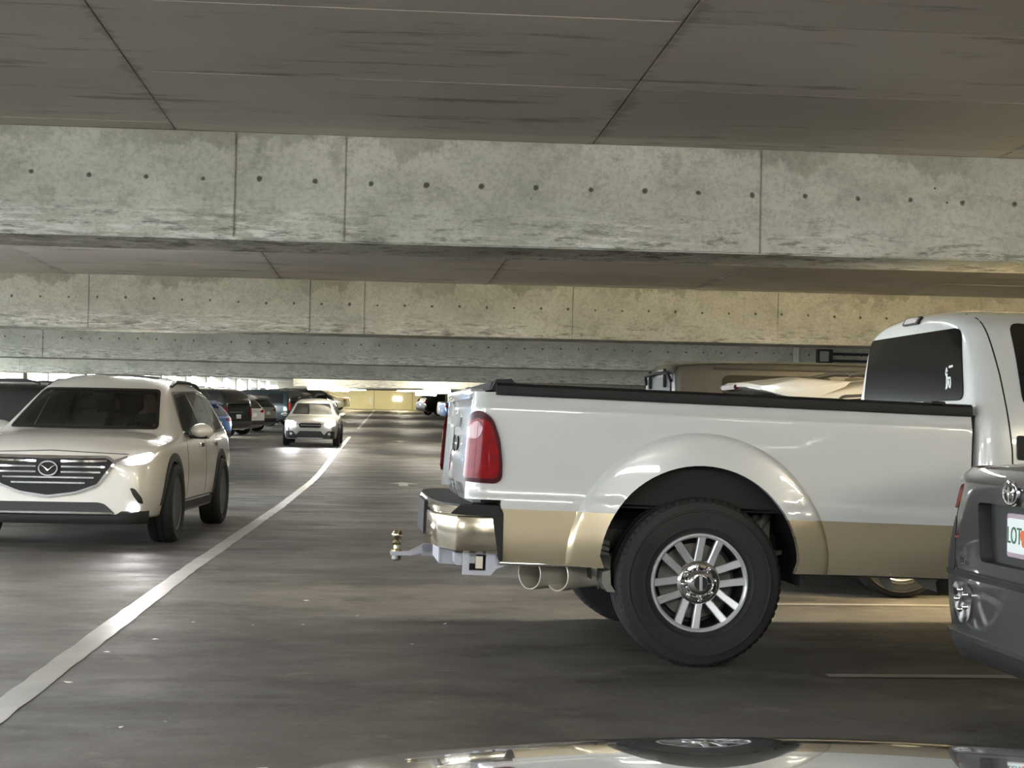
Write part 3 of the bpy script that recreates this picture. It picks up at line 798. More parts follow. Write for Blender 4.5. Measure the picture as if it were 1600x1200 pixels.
bm = bmesh.new(); A = [bm.verts.new((x + .012, y * .985, .772)) for x, y in bp_]; B = [bm.verts.new((x + .012, y * .985, .745)) for x, y in bp_]
C_ = [bm.verts.new((-1.05, y * .93, .772)) for x, y in bp_]
for k in range(len(bp_) - 1): bm.faces.new((A[k], A[k + 1], B[k + 1], B[k])); bm.faces.new((A[k], C_[k], C_[k + 1], A[k + 1]))
rk(bmo('step_pad', bm, 'black_plastic', truck, True, 25))
bm = bmesh.new(); bx(bm, (-1.33, -.36, .56), (-1.05, .36, .70)); rk(bmo('bumper_core', bm, 'under_black', truck))
bm = bmesh.new(); bx(bm, (-1.372, -.30, .575), (-1.352, .30, .755), .004); rk(bmo('plate_recess', bm, 'black_plastic', truck))
bm = bmesh.new(); prism(bm, rpoly([(-1.03, .50), (-1.07, .72), (-1.085, .765), (-1.04, .775), (-1.015, .74), (-1.01, .50)], .01, 2), 'y', -.974, -.90); rk(bmo('bumper_end_seal', bm, 'black_plastic', truck, True, 30))
for sg in (-1, 1):
    bm = bmesh.new(); prism(bm, rpoly([(-1.28, .725), (-1.235, .722), (-1.03, .716), (-1.03, .762), (-1.235, .767)], .006, 2), 'y', sg * .955, sg * .979); rk(bmo('bumper_end_trim', bm, 'black_plastic', truck, True))
# hitch frame with square side loop
bm = bmesh.new(); bx(bm, (-1.24, -.86, .462), (-1.12, .86, .535), .012); hitch = rk(bmo('hitch_frame', bm, 'zinc', truck, True))
bm = bmesh.new()
out = [(-1.20, .42), (-1.06, .42), (-1.03, .455), (-.93, .49), (-.80, .50), (-.80, .54), (-1.20, .54)]
prism(bm, out, 'y', -.90, -.86)
side_loop = bmo('side_bracket', bm, 'zinc', hitch)
boolean_bm = bmesh.new(); bx(boolean_bm, (-1.168, -1.0, .443), (-1.085, -.7, .522)); boolean(side_loop, boolean_bm, mat='zinc')
bm = bmesh.new(); bx(bm, (-1.18, -.858, .435), (-1.07, -.84, .53)); bmo('loop_shade_plate', bm, 'under_black', hitch)  # black plate added so the loop opening reads as dark
bm = bmesh.new(); bx(bm, (-1.135, -.885, .452), (-1.10, -.862, .512)); bmo('loop_tab', bm, 'brushed_steel', hitch)
bm = bmesh.new(); prism(bm, [(-1.30, .455), (-1.16, .45), (-1.16, .535), (-1.30, .54)], 'y', -.70, -.675); bx(bm, (-1.31, -.70, .455), (-1.29, -.20, .54), .004); bmo('bracket', bm, 'zinc', hitch, True)
bm = bmesh.new(); bx(bm, (-1.36, -.032, .50 - .065), (-1.10, .032, .50), .006); bmo('receiver_tube', bm, 'zinc', hitch, True)
bm = bmesh.new(); prism(bm, [(-1.34, .455), (-1.30, .455), (-1.30, .50), (-1.345, .50), (-1.43, .455), (-1.53, .452), (-1.53, .432), (-1.42, .433)], 'y', -.032, .032)
dbar = bmo('ball_mount', bm, 'zinc', hitch, True, 30)
bm = bmesh.new(); lathe(bm, [(.001, .402), (.022, .402), (.028, .41), (.028, .43), (.012, .432)], 16, 'z', (-1.497, 0, -.0)); bmo('ball_nut', bm, 'chrome', hitch, True)
bm = bmesh.new(); lathe(bm, [(.032, .452), (.032, .46), (.018, .468), (.017, .485), (.024, .492), (.027, .50), (.018, .51), (.018, .516)] + [(.031 * sin(a), .543 - .031 * cos(a)) for a in [.7 + k * .35 for k in range(7)]] + [(.001, .574)], 20, 'z', (-1.497, 0, 0)); bmo('hitch_ball', bm, 'brass', hitch, True)
# exhaust
def pipe(name, path, r, mat, inner=True, par=None):
    bm = bmesh.new(); tube(bm, path, r, 24, False)
    r0 = r[0] if isinstance(r, list) else r
    p0, p1 = Vector(path[0]), Vector(path[1]); d = (p1 - p0).normalized()
    tube(bm, [p0, p0 + d * .18], r0 * .93, 24, False)
    o = bmo(name, bm, mat, par or truck, True, 50); rk(o) if par is None else None
    bm = bmesh.new(); a = d.orthogonal().normalized(); b = d.cross(a)
    bm.faces.new([bm.verts.new(p0 + d * .17 + (a * cos(k * pi / 10) + b * sin(k * pi / 10)) * r0 * .93) for k in range(20)])
    bmo('pipe_mouth', bm, 'under_black' if par is None else 'under_black', o)
    # rim between inner and outer
    bm = bmesh.new(); ring = [p0 + (a * cos(k * pi / 12) + b * sin(k * pi / 12)) * r0 * .965 for k in range(25)]
    tube(bm, ring, r0 * .05, 6, False); bmo('pipe_lip', bm, mat, o, True)
    return o
pipe('exhaust_pipe', [(-.845, -.76, .425), (-.70, -.65, .43), (-.5, -.52, .44), (-.2, -.50, .45)], .083, 'brushed_steel')
pipe('exhaust_pipe', [(-.71, -.80, .425), (-.64, -.745, .428), (-.60, -.72, .43), (-.50, -.70, .437), (-.42, -.70, .442)], [.083, .083, .076, .072, .07], 'brushed_steel')
bm = bmesh.new(); tube(bm, [(-.485, -.70, .438), (-.40, -.70, .442)], .088, 20); rk(bmo('pipe_clamp', bm, 'frame_grey', truck, True))
for a in (.5, 1.2):
    bm = bmesh.new(); bmesh.ops.create_icosphere(bm, subdivisions=2, radius=.011, matrix=Matrix.Translation((-.655 , -.80 - .03 * (a - .5), .425 + .06 * (1 if a < 1 else -1)))); rk(bmo('rivet', bm, 'chrome', truck, True))
bm = bmesh.new(); prism(bm, [(-.50, .46), (-.46, .47), (-.455, .40), (-.43, .36), (-.47, .36), (-.50, .40)], 'y', -.93, -.55); rk(bmo('mud_guard', bm, 'frame_grey', truck))
for q in range(3): rk(tube_o('spring_shackle', [(-.50 + q * .012, -.70, .60 - q * .03), (-.43, -.70, .585 - q * .03)], .014, 'frame_grey', truck, 8))
# wheels
TR, TW, TRIM = .425, .275, .250
tme = tire_mesh(TR, TW, TRIM, 64, 128)
def truck_wheel(x, y):
    t = bpy.data.objects.new('tire', tme); COL.objects.link(t); t.parent = truck; t.location = (x, y, TR); t.rotation_euler = (0, 0, pi if y > 0 else 0)
    h = TW / 2
    bm = bmesh.new(); lathe(bm, [(TRIM * 1.0, -h * .86), (TRIM * .985, -h * .95), (TRIM * .955, -h * .95), (TRIM * .915, -h * .88), (TRIM * .905, -h * .82)], 72, 'y', (0, 0, 0)); 
    for fc in [f_ for f_ in bm.faces if len(f_.verts) > 6]: bm.faces.remove(fc)
    bmo('rim_ring', bm, 'alloy', t, True, 40)
    bm = bmesh.new(); lathe(bm, [(TRIM * .915, -h * .86), (TRIM * .90, -h * .3), (TRIM * .86, h * .3), (TRIM * .5, h * .35), (.01, h * .35)], 48, 'y'); 
    for fc in [f_ for f_ in bm.faces if len(f_.verts) > 6]: bm.faces.remove(fc)
    bmo('barrel', bm, 'dark_alloy', t, True, 40)
    bm = bmesh.new(); lathe(bm, [(.19, h * .1), (.19, h * .0), (.10, -h * .02), (.001, -h * .02)], 40, 'y'); bmo('brake_disc', bm, 'frame_grey', t, True, 40)
    if y < 0:
        bm = bmesh.new(); bx(bm, (.02, -h * .2, .16), (.045, -h * .05, .19), .004); bmo('brake_tag', bm, 'brass', t)
    for j in range(6):
        t0 = radians([75, 14, -44, -106, -168, 132][j])
        for s in (-1, 1):
            bm = bmesh.new(); q = []
            for r, off, hw, yy in ((.098, .034, .019, -h * .74), (.16, .040, .0185, -h * .80), (.232, .048, .0205, -h * .885)):
                rad_ = Vector((cos(t0), 0, sin(t0))); tan_ = Vector((-sin(t0), 0, cos(t0)))
                c = rad_ * r + tan_ * (s * off)
                q.append([bm.verts.new(c + tan_ * w_ + Vector((0, d_, 0))) for w_, d_ in ((-hw, yy + .035), (-hw, yy + .004), (-hw * .75, yy), (hw * .75, yy), (hw, yy + .004), (hw, yy + .035))])
            for a in range(2):
                for k in range(6): bm.faces.new((q[a][k], q[a][(k + 1) % 6], q[a + 1][(k + 1) % 6], q[a + 1][k]))
            bmo('spoke', bm, 'alloy', t, True, 30)
    bm = bmesh.new(); lathe(bm, [(.112, -h * .55), (.112, -h * .72), (.104, -h * .78), (.095, -h * .80), (.090, -h * .76), (.078, -h * .78), (.062, -h * 1.0), (.050, -h * 1.06), (.036, -h * 1.07)], 48, 'y')
    bmo('hub', bm, 'chrome', t, True, 40)
    bm = bmesh.new(); lathe(bm, [(.036, -h * 1.05), (.034, -h * 1.08), (.001, -h * 1.085)], 32, 'y'); bmo('center_cap', bm, 'dark_alloy', t, True, 40)
    bm = bmesh.new(); bx(bm, (-.009, -h * 1.11, -.037), (.009, -h * 1.07, .037), .003); bmo('cap_badge', bm, 'alloy', t)
    for k in range(8):
        a = k * pi / 4 + .1
        bm = bmesh.new(); lathe(bm, [(.013, -h * .74), (.012, -h * .90), (.008, -h * .95), (.001, -h * .96)], 10, 'y', (.083 * cos(a), 0, .083 * sin(a))); bmo('lug_nut', bm, 'chrome', t, True, 40)
truck_wheel(0, -1.0 + TW / 2 + .012)
truck_wheel(0, 1.0 - TW / 2 - .012); 
for sg in (-1, 1): truck_wheel(3.97, sg * (1.0 - TW / 2 - .012))

# cab and bonnet as one smooth shell
def loft_body(name, st, mat, parent, sub=2, crease=(), endcrease=.0):
    """st rows: x, zb, zbelt, zrail, ztop, wb, wm, wbelt, wrail"""
    bm = bmesh.new(); rows = []
    for (x, zb, zs, zr, zt, wb_, wm, ws, wr_) in st:
        h = zs - zb
        half = [(wb_, zb), (wm, zb + .30 * h), (wm + .004, zb + .68 * h), (ws, zs), (ws + (wr_ - ws) * .5 + .008, zs + (zr - zs) * .5), (wr_, zr), (wr_ * .62, zr + (zt - zr) * .80)]
        ring = [bm.verts.new((x, -y, z)) for y, z in half] + [bm.verts.new((x, 0, zt))] + [bm.verts.new((x, y, z)) for y, z in half[::-1]] + [bm.verts.new((x, 0, zb))]
        rows.append(ring)
    m_ = len(rows[0])
    for a in range(len(rows) - 1):
        for k in range(m_): bm.faces.new((rows[a][k], rows[a + 1][k], rows[a + 1][(k + 1) % m_], rows[a][(k + 1) % m_]))
    for ring in (rows[0], rows[-1]):
        h = 7
        L_, R_ = ring[:7], ring[8:15][::-1]
        bm.faces.new((L_[6], ring[7], R_[6])); bm.faces.new((L_[0], ring[15], R_[0]))
        for k in range(6): bm.faces.new((L_[k], L_[k + 1], R_[k + 1], R_[k]))
    bmesh.ops.recalc_face_normals(bm, faces=bm.faces)
    cl_ = bm.edges.layers.float.new('crease_edge')
    for a in range(len(rows) - 1):
        for idx, val in crease:
            for k in (idx, 14 - idx):
                e = bm.edges.get((rows[a][k], rows[a + 1][k]))
                if e: e[cl_] = val
    if endcrease:
        for ring in (rows[0], rows[-1]):
            for k in range(m_):
                e = bm.edges.get((ring[k], ring[(k + 1) % m_]))
                if e: e[cl_] = endcrease
    me = bpy.data.meshes.new(name); bm.to_mesh(me); bm.free()
    o = mko(name, me, mat, parent)
    md = o.modifiers.new('s', 'SUBSURF'); md.levels = sub; md.render_levels = sub
    apply_mods(o); shade(o.data, 40)
    return o
def bvh_of(o):
    me = o.data; me.calc_loop_triangles()
    return BVHTree.FromPolygons([v_.co.copy() for v_ in me.vertices], [tuple(t.vertices) for t in me.loop_triangles])
cst = [(1.415, .50, 1.30, 1.78, 1.865, .84, .90, .885, .70), (1.43, .46, 1.31, 1.815, 1.90, .90, .945, .93, .755), (1.50, .455, 1.32, 1.85, 1.935, .92, .985, .965, .79), (1.7, .455, 1.32, 1.865, 1.95, .925, .99, .968, .80), (2.6, .455, 1.31, 1.865, 1.955, .925, .99, .968, .80),
       (3.05, .455, 1.31, 1.82, 1.90, .925, .99, .968, .79), (3.62, .455, 1.31, 1.36, 1.40, .925, .99, .968, .88), (4.3, .47, 1.24, 1.30, 1.36, .925, .99, .968, .86), (4.8, .50, 1.14, 1.24, 1.30, .91, .98, .955, .84), (4.95, .52, 1.05, 1.15, 1.2, .86, .93, .91, .80)]
cab = loft_body('cab', cst, ['white_paint', 'gold_paint', 'under_black'], truck, 3, ((0, .8), (3, .25), (5, .2)), .25)
cbv = bvh_of(cab)
bm = bmesh.new(); bm.from_mesh(cab.data); bmesh.ops.bisect_plane(bm, geom=bm.verts[:] + bm.edges[:] + bm.faces[:], plane_co=(0, 0, GZ), plane_no=(0, 0, 1))
for fc in bm.faces: fc.material_index = 1 if fc.calc_center_median().z < GZ else 0
bm.to_mesh(cab.data); bm.free()
bm = bmesh.new()
for sg in (-1, 1): lathe(bm, [(.53, sg * .62), (.53, sg * 1.1)], 40, 'y', (3.97, 0, .47))
boolean(cab, bm); rk(cab)
rw = rk(decal('rear_window', cbv, rpoly([(-.775, 1.41), (.775, 1.41), (.70, 1.80), (-.70, 1.80)], .07, 4), 'B', 'grey_tinted_glass', truck, .006, .06, label='dark tinted rear window'))
def strokes(name, segs, wd, y0, z0, s, par, mat='sticker_white'):
    bm = bmesh.new(); fn = caster(cbv, 'B')
    for a, b in segs:
        a, b = Vector(a) * s, Vector(b) * s; d = (b - a); nrm = Vector((-d.y, d.x)).normalized() * wd / 2
        pts = []
        for q in (a + nrm, b + nrm, b - nrm, a - nrm):
            p, n_ = fn(y0 + q.x, z0 + q.y); pts.append(bm.verts.new(p + n_ * .008))
        bm.faces.new(pts)
    return bmo(name, bm, mat, par)
# small outline sticker near the lower right corner of the glass (y runs away from the viewer: left in the photo = +y)
seg = [((.10, 1.), (.2, .72)), ((.2, .72), (.08, .62)), ((.08, .62), (-.02, .72)), ((.10, 1.), (.0, .8)), ((.06, .62), (-.1, .5)), ((-.1, .5), (-.38, .52)), ((.06, .62), (.05, .02)), ((.05, .02), (.14, .02)), ((-.12, .48), (-.1, .2)), ((-.1, .2), (-.02, .02)), ((-.38, .52), (-.46, .2)), ((-.46, .2), (-.38, .02)), ((-.2, .4), (-.3, .05)), ((-.15, 1.02), (-.62, 1.06))]
strokes('window_sticker', seg, .012, -.56, 1.475, .115, rw)
rk(decal('cargo_lamp', cbv, rpoly([(-.12, 1.855), (.12, 1.855), (.12, 1.895), (-.12, 1.895)], .012, 3), 'B', 'black_plastic', truck, .016, .03, label='high brake light bar'))
rk(decal('brake_lens', cbv, rpoly([(-.10, 1.861), (.085, 1.861), (.085, 1.888), (-.10, 1.888)], .01, 3), 'B', 'pinkish' if 'pinkish' in MATS else 'clear_lens', truck, .020, .03))
for sd in 'RL':
    rk(decal('door_seam', cbv, [(1.592, .56), (1.600, .56), (1.612, .95), (1.604, 1.16), (1.560, 1.55), (1.505, 1.885), (1.497, 1.885), (1.552, 1.55), (1.596, 1.16), (1.604, .95)], sd, 'under_black', truck, .0015, .03))
    rk(decal('door_window', cbv, rpoly([(1.665, 1.38), (3.0, 1.37), (2.75, 1.80), (1.64, 1.83)], .06, 4), sd, 'tinted_glass', truck, .006, .06))
    hd = rk(decal('door_handle_recess', cbv, rpoly([(1.625, 1.11), (1.86, 1.10), (1.86, 1.225), (1.625, 1.235)], .012, 2), sd, 'black_plastic', truck, .012, .05))
rk(decal('windshield', cbv, rpoly([(-.80, 1.42), (.80, 1.42), (.72, 1.80), (-.72, 1.80)], .06, 3), 'F', 'tinted_glass', truck, .006, .08))
gr = rk(decal('grille', cbv, rpoly([(-.62, .82), (.62, .82), (.62, 1.12), (-.62, 1.12)], .03, 3), 'F', 'chrome', truck, .02, .08))
for s in (-1, 1): rk(decal('headlight', cbv, rpoly([(s * .66, .86), (s * .86, .86), (s * .86, 1.1), (s * .66, 1.1)], .03, 3), 'F', 'clear_lens', truck, .015, .06))
bm = bmesh.new(); bx(bm, (4.88, -.95, .50), (5.08, .95, .76), .04); rk(bmo('front_bumper', bm, 'chrome', truck, True))
bm = bmesh.new(); bx(bm, (1.385, -.90, .50), (1.43, .90, 1.33)); rk(bmo('cab_gap_fill', bm, 'under_black', truck))  # black block fills the open gap, in place of its shade
# ------------------------------------------------------------------ car bodies
SUV = [(0, .50, .95, 1.02, 1.05, .74, .82, .80, .70), (.10, .40, .99, 1.16, 1.20, .85, .92, .90, .74), (.34, .30, 1.05, 1.46, 1.52, .90, .965, .935, .70), (.75, .26, 1.07, 1.60, 1.66, .92, .98, .95, .665), (1.6, .25, 1.06, 1.645, 1.72, .93, .985, .96, .66), (2.5, .25, 1.03, 1.64, 1.72, .93, .985, .96, .66),
       (3.0, .25, 1.02, 1.54, 1.62, .93, .985, .96, .66), (3.80, .25, 1.01, 1.07, 1.15, .93, .985, .96, .80), (3.95, .25, 1.0, 1.05, 1.115, .93, .985, .96, .81), (4.45, .27, .97, 1.01, 1.07, .92, .98, .95, .79), (4.82, .28, .88, .93, 1.0, .88, .93, .90, .72), (5.0, .26, .74, .84, .91, .80, .84, .81, .64), (5.06, .28, .68, .79, .84, .72, .76, .73, .58)]
BOXY = [(0, .50, .98, 1.30, 1.36, .86, .93, .92, .84), (.04, .44, 1.05, 1.55, 1.60, .92, .98, .965, .83), (.20, .36, 1.10, 1.80, 1.86, .94, 1.0, .98, .78), (.6, .33, 1.1, 1.83, 1.90, .95, 1.0, .98, .76), (1.4, .32, 1.1, 1.84, 1.91, .95, 1.0, .98, .75), (2.8, .32, 1.08, 1.82, 1.90, .95, 1.0, .98, .75), (3.25, .32, 1.07, 1.72, 1.80, .95, 1.0, .98, .76), (3.85, .32, 1.08, 1.14, 1.2, .95, 1.0, .98, .88),
        (4.7, .34, 1.02, 1.08, 1.14, .93, .99, .97, .86), (5.1, .36, .9, 1.0, 1.04, .88, .94, .92, .80), (5.2, .4, .8, .9, .95, .8, .88, .86, .76)]
SEDAN = [(0, .40, .86, .99, 1.02, .52, .62, .50, .44), (.035, .32, .90, 1.05, 1.085, .66, .76, .66, .56), (.14, .28, .93, 1.06, 1.095, .77, .86, .79, .66), (.55, .25, .94, 1.05, 1.10, .84, .89, .875, .71), (.8, .22, .94, 1.08, 1.13, .85, .89, .875, .69), (1.5, .2, .93, 1.34, 1.41, .85, .89, .87, .58), (2.0, .2, .92, 1.38, 1.46, .85, .89, .87, .57), (2.5, .2, .91, 1.35, 1.42, .85, .89, .87, .58),
         (3.35, .2, .9, .95, 1.01, .85, .89, .87, .74), (4.2, .22, .80, .84, .9, .83, .87, .85, .70), (4.5, .22, .66, .74, .8, .76, .8, .78, .62), (4.6, .26, .58, .66, .7, .66, .7, .68, .54)]
JEEP = [(0, .55, 1.14, 1.66, 1.70, .77, .79, .78, .68), (.03, .50, 1.15, 1.70, 1.745, .78, .80, .79, .69), (.10, .48, 1.15, 1.735, 1.785, .78, .80, .79, .69), (1.2, .48, 1.15, 1.75, 1.80, .78, .80, .79, .69), (2.3, .48, 1.14, 1.74, 1.79, .78, .80, .79, .69), (2.45, .48, 1.14, 1.68, 1.72, .78, .8, .79, .69), (2.62, .48, 1.13, 1.16, 1.19, .78, .8, .79, .72), (3.4, .5, 1.08, 1.12, 1.16, .74, .76, .74, .62), (4.0, .52, 1.04, 1.1, 1.12, .62, .62, .60, .52), (4.05, .55, 1.02, 1.06, 1.08, .6, .6, .58, .5)]
LEN = {'SUV': 5.06, 'BOXY': 5.2, 'SEDAN': 4.6, 'JEEP': 4.05}
AX = {'SUV': (1.14, 4.07, .375, .90), 'BOXY': (1.15, 4.25, .40, .90), 'SEDAN': (1.0, 3.68, .325, .81), 'JEEP': (.75, 3.35, .41, .79)}
TAB = {'SUV': SUV, 'BOXY': BOXY, 'SEDAN': SEDAN, 'JEEP': JEEP}
BODY = {}
def body(style, root, paint, cabin=False):
    """car shell with its wheel openings; local x=0 is the rear end."""
    key = (style, cabin)
    if key not in BODY:
        o = loft_body('body', TAB[style], ['white_paint', 'under_black'], None, 3, ((0, .7), (3, .35), (5, .25)) if style != 'JEEP' else ((0, .7), (3, .6), (5, .75)), .2 if style != 'JEEP' else .75)
        bv = bvh_of(o)
        xr, xf, R, tr = AX[style]
        bm = bmesh.new()
        for sg in (-1, 1):
            for xx in (xr, xf): lathe(bm, [(R * 1.13, sg * (tr - .30)), (R * 1.13, sg * 1.2)], 32, 'y', (xx, 0, R * 1.02))
        boolean(o, bm)
        if cabin:
            bm = bmesh.new()   # hollow interior, then window openings
            loft = [(1.0, .60, 1.0, 1.52, 1.58), (1.6, .55, 1.0, 1.57, 1.64), (2.5, .55, .98, 1.56, 1.64), (2.95, .55, .96, 1.46, 1.53), (3.45, .60, .95, 1.16, 1.22)]
            rings = []
            for x, zb_, zs_, zr_, zt_ in loft:
                h_ = [(.80, zb_), (.84, zs_), (.60, zr_), (.4, zt_)]
                rings.append([bm.verts.new((x, -a, b)) for a, b in h_] + [bm.verts.new((x, a, b)) for a, b in h_[::-1]])
            for a in range(len(rings) - 1):
                for k in range(8): bm.faces.new((rings[a][k], rings[a + 1][k], rings[a + 1][(k + 1) % 8], rings[a][(k + 1) % 8]))
            bm.faces.new(rings[0]); bm.faces.new(rings[-1])
            boolean(o, bm, mat='dash_black')
            bm = bmesh.new(); prism(bm, [(-.725, 1.125), (.725, 1.125), (.585, 1.515), (-.585, 1.515)], 'x', 2.9, 4.4); boolean(o, bm, mat='dash_black')
            bm = bmesh.new(); prism(bm, [(2.25, 1.08), (3.25, 1.06), (2.80, 1.45), (2.25, 1.50)], 'y', -1.3, 1.3); boolean(o, bm, mat='dash_black')
        shade(o.data, 40); BODY[key] = (o.data, bv); bpy.data.objects.remove(o)
    me, bv = BODY[key]
    o = bpy.data.objects.new('body', me); COL.objects.link(o); o.parent = root
    o.material_slots[0].link = 'OBJECT'; o.material_slots[0].material = MATS[paint]
    return o, bv
def car_root(name, label, loc_rear, yaw, scale=1., group=None):
    x, y = loc_rear
    r = empty(name, label, 'car', (x, y, fz(y)), yaw, group, TILT(y)); r.scale = (scale,) * 3
    return r
def sidewindows(root, bv, polys, mat='side_glass', sides='RL'):
    for p in polys:
        for s in sides: decal('side_window', bv, rpoly(p, .05, 3), s, mat, root, .004, .09)
def rearset(root, bv, style, lens='red_lens', plate=True, mat_l=None):
    if style == 'SUV':
        decal('rear_window', bv, rpoly([(-.62, 1.12), (.62, 1.12), (.56, 1.44), (-.56, 1.44)], .06, 3), 'B', 'tinted_glass', root, .006, .09)
        for s in (-1, 1): decal('taillight', bv, rpoly([(s * .45, .96), (s * .86, .93), (s * .90, 1.06), (s * .80, 1.10), (s * .45, 1.02)], .03, 2), 'B', lens, root, .015, .07)
        decal('rear_bumper', bv, rpoly([(-.74, .46), (.74, .46), (.78, .62), (-.78, .62)], .04, 2), 'B', 'dark_plastic', root, .02, .1)
        bm = bmesh.new(); prism(bm, [(.22, 1.515), (.45, 1.60), (.60, 1.625), (.45, 1.56)], 'y', -.58, .58); bmo('roof_spoiler', bm, mat_l or 'black_plastic', root, True, 30)
    elif style == 'BOXY':
        decal('rear_window', bv, rpoly([(-.72, 1.18), (.72, 1.18), (.66, 1.62), (-.66, 1.62)], .06, 3), 'B', 'tinted_glass', root, .006, .09)
        for s in (-1, 1):
            decal('taillight', bv, rpoly([(s * .72, .86), (s * .92, .86), (s * .90, 1.22), (s * .78, 1.22)], .03, 2), 'B', lens, root, .015, .06)
        decal('rear_bumper', bv, rpoly([(-.84, .48), (.84, .48), (.86, .68), (-.86, .68)], .03, 2), 'B', 'dark_plastic', root, .03, .1)
        decal('trim_bar', bv, rpoly([(-.30, 1.0), (.62, 1.0), (.62, 1.035), (-.30, 1.035)], .008, 2), 'B', 'chrome', root, .012, .08)
    else:
        decal('rear_window', bv, rpoly([(-.56, 1.14), (.56, 1.14), (.46, 1.36), (-.46, 1.36)], .04, 3), 'B', 'tinted_glass', root, .006, .09)
        for s in (-1, 1): decal('taillight', bv, rpoly([(s * .46, .82), (s * .76, .80), (s * .80, .93), (s * .5, .95)], .03, 2), 'B', lens, root, .012, .06)
    if plate: decal('license_plate', bv, [(-.155, .78), (.155, .78), (.155, .93), (-.155, .93)] if style != 'SEDAN' else [(-.155, .55), (.155, .55), (.155, .70), (-.155, .70)], 'B', 'plate_white', root, .012, .15)
WIN = {'SUV': [[(.62, 1.14), (1.35, 1.12), (1.35, 1.54), (.78, 1.50)], [(1.42, 1.12), (2.2, 1.10), (2.2, 1.55), (1.42, 1.55)], [(2.28, 1.10), (3.35, 1.08), (2.86, 1.50), (2.28, 1.55)]],
       'BOXY': [[(.32, 1.20), (1.3, 1.18), (1.3, 1.70), (.42, 1.70)], [(1.38, 1.18), (2.3, 1.16), (2.3, 1.70), (1.38, 1.70)], [(2.38, 1.16), (3.5, 1.15), (3.15, 1.66), (2.38, 1.70)]],
       'SEDAN': [[(1.0, 1.0), (1.95, .98), (1.95, 1.30), (1.45, 1.29)], [(2.03, .98), (3.1, .97), (2.5, 1.29), (2.03, 1.30)]]}
def parked(name, label, style, paint, rear, yaw, scale=1., lens='red_lens', group=None, rails=True, spoiler=None, alloy='alloy', sides='RL'):
    r = car_root(name, label, rear, yaw, scale, group)
    o, bv = body(style, r, paint)
    xr, xf, R, tr = AX[style]
    wheels(r, [(x, s * tr) for x in (xr, xf) for s in (-1, 1)], R, .23, R * .64, 5, alloy)
    sidewindows(r, bv, WIN[style], sides=sides); rearset(r, bv, style, lens, mat_l=spoiler)
    zf = {'SUV': (1.16, 1.5), 'BOXY': (1.22, 1.7), 'SEDAN': (1.04, 1.34)}[style]
    decal('windshield', bv, rpoly([(-.72, zf[0]), (.72, zf[0]), (.58, zf[1]), (-.58, zf[1])], .05, 3), 'F', 'tinted_glass', r, .005, .1)
    if rails and style != 'SEDAN':
        for s in (-1, 1): tube_o('roof_rail', [(.75, s * .60, {'SUV': 1.66, 'BOXY': 1.87}[style]), (1.0, s * .60, {'SUV': 1.73, 'BOXY': 1.93}[style]), (2.4, s * .60, {'SUV': 1.74, 'BOXY': 1.93}[style]), (2.65, s * .6, {'SUV': 1.69, 'BOXY': 1.87}[style])], .018, 'dark_plastic', r, 6)
    return r

# ------------------------------------------------------------------ oncoming white SUV at left
hd = Vector((-.15, -2.93)); ya = atan2(hd.y, hd.x)
dirv = hd.normalized(); left = Vector((-dirv.y, dirv.x))
fa = Vector((-2.06, 15.30)) - left * .93                  # front axle centre
rear = fa - dirv * 4.07 * .985
s1 = car_root('white_suv', 'white three-row SUV driving toward the camera with headlight on', rear, ya, .985)
b1, v1 = body('SUV', s1, 'pearl_paint', True)
wheels(s1, [(x, s * .90) for x in (1.14, 4.07) for s in (-1, 1)], .39, .25, .27, 5, 'suv_alloy')
decal('windshield', v1, rpoly([(-.745, 1.115), (.745, 1.115), (.60, 1.53), (-.60, 1.53)], .05, 3), 'F', 'windshield_glass', s1, .006, .06)
# dark band printed round the glass edge
fn = caster(v1, 'F')
def band(name, pts, wd, root, fnc, mat, t=.008, closed=True, res=.05):
    """flat ribbon following a closed outline on the body."""
    P = densify(pts, res); N = len(P); bm = bmesh.new(); cx = sum(p[0] for p in P) / N; cy = sum(p[1] for p in P) / N
    A = []; B = []
    for i, p in enumerate(P):
        a, b = Vector(P[i - 1]), Vector(P[(i + 1) % N]); d = (b - a).normalized(); nr = Vector((-d.y, d.x))
        if nr.dot(Vector((cx - p[0], cy - p[1]))) < 0: nr = -nr
        q = Vector(p) + nr * wd
        for L_, w_ in ((A, Vector(p)), (B, q)):
            h, n_ = fnc(w_.x, w_.y); L_.append(bm.verts.new(h + n_ * t))
    for i in range(N): bm.faces.new((A[i], A[(i + 1) % N], B[(i + 1) % N], B[i]))
    return bmo(name, bm, mat, root, True, 60)
band('glass_border', rpoly([(-.75, 1.11), (.75, 1.11), (.605, 1.535), (-.605, 1.535)], .05, 3), .028, s1, fn, 'black_plastic', .009)
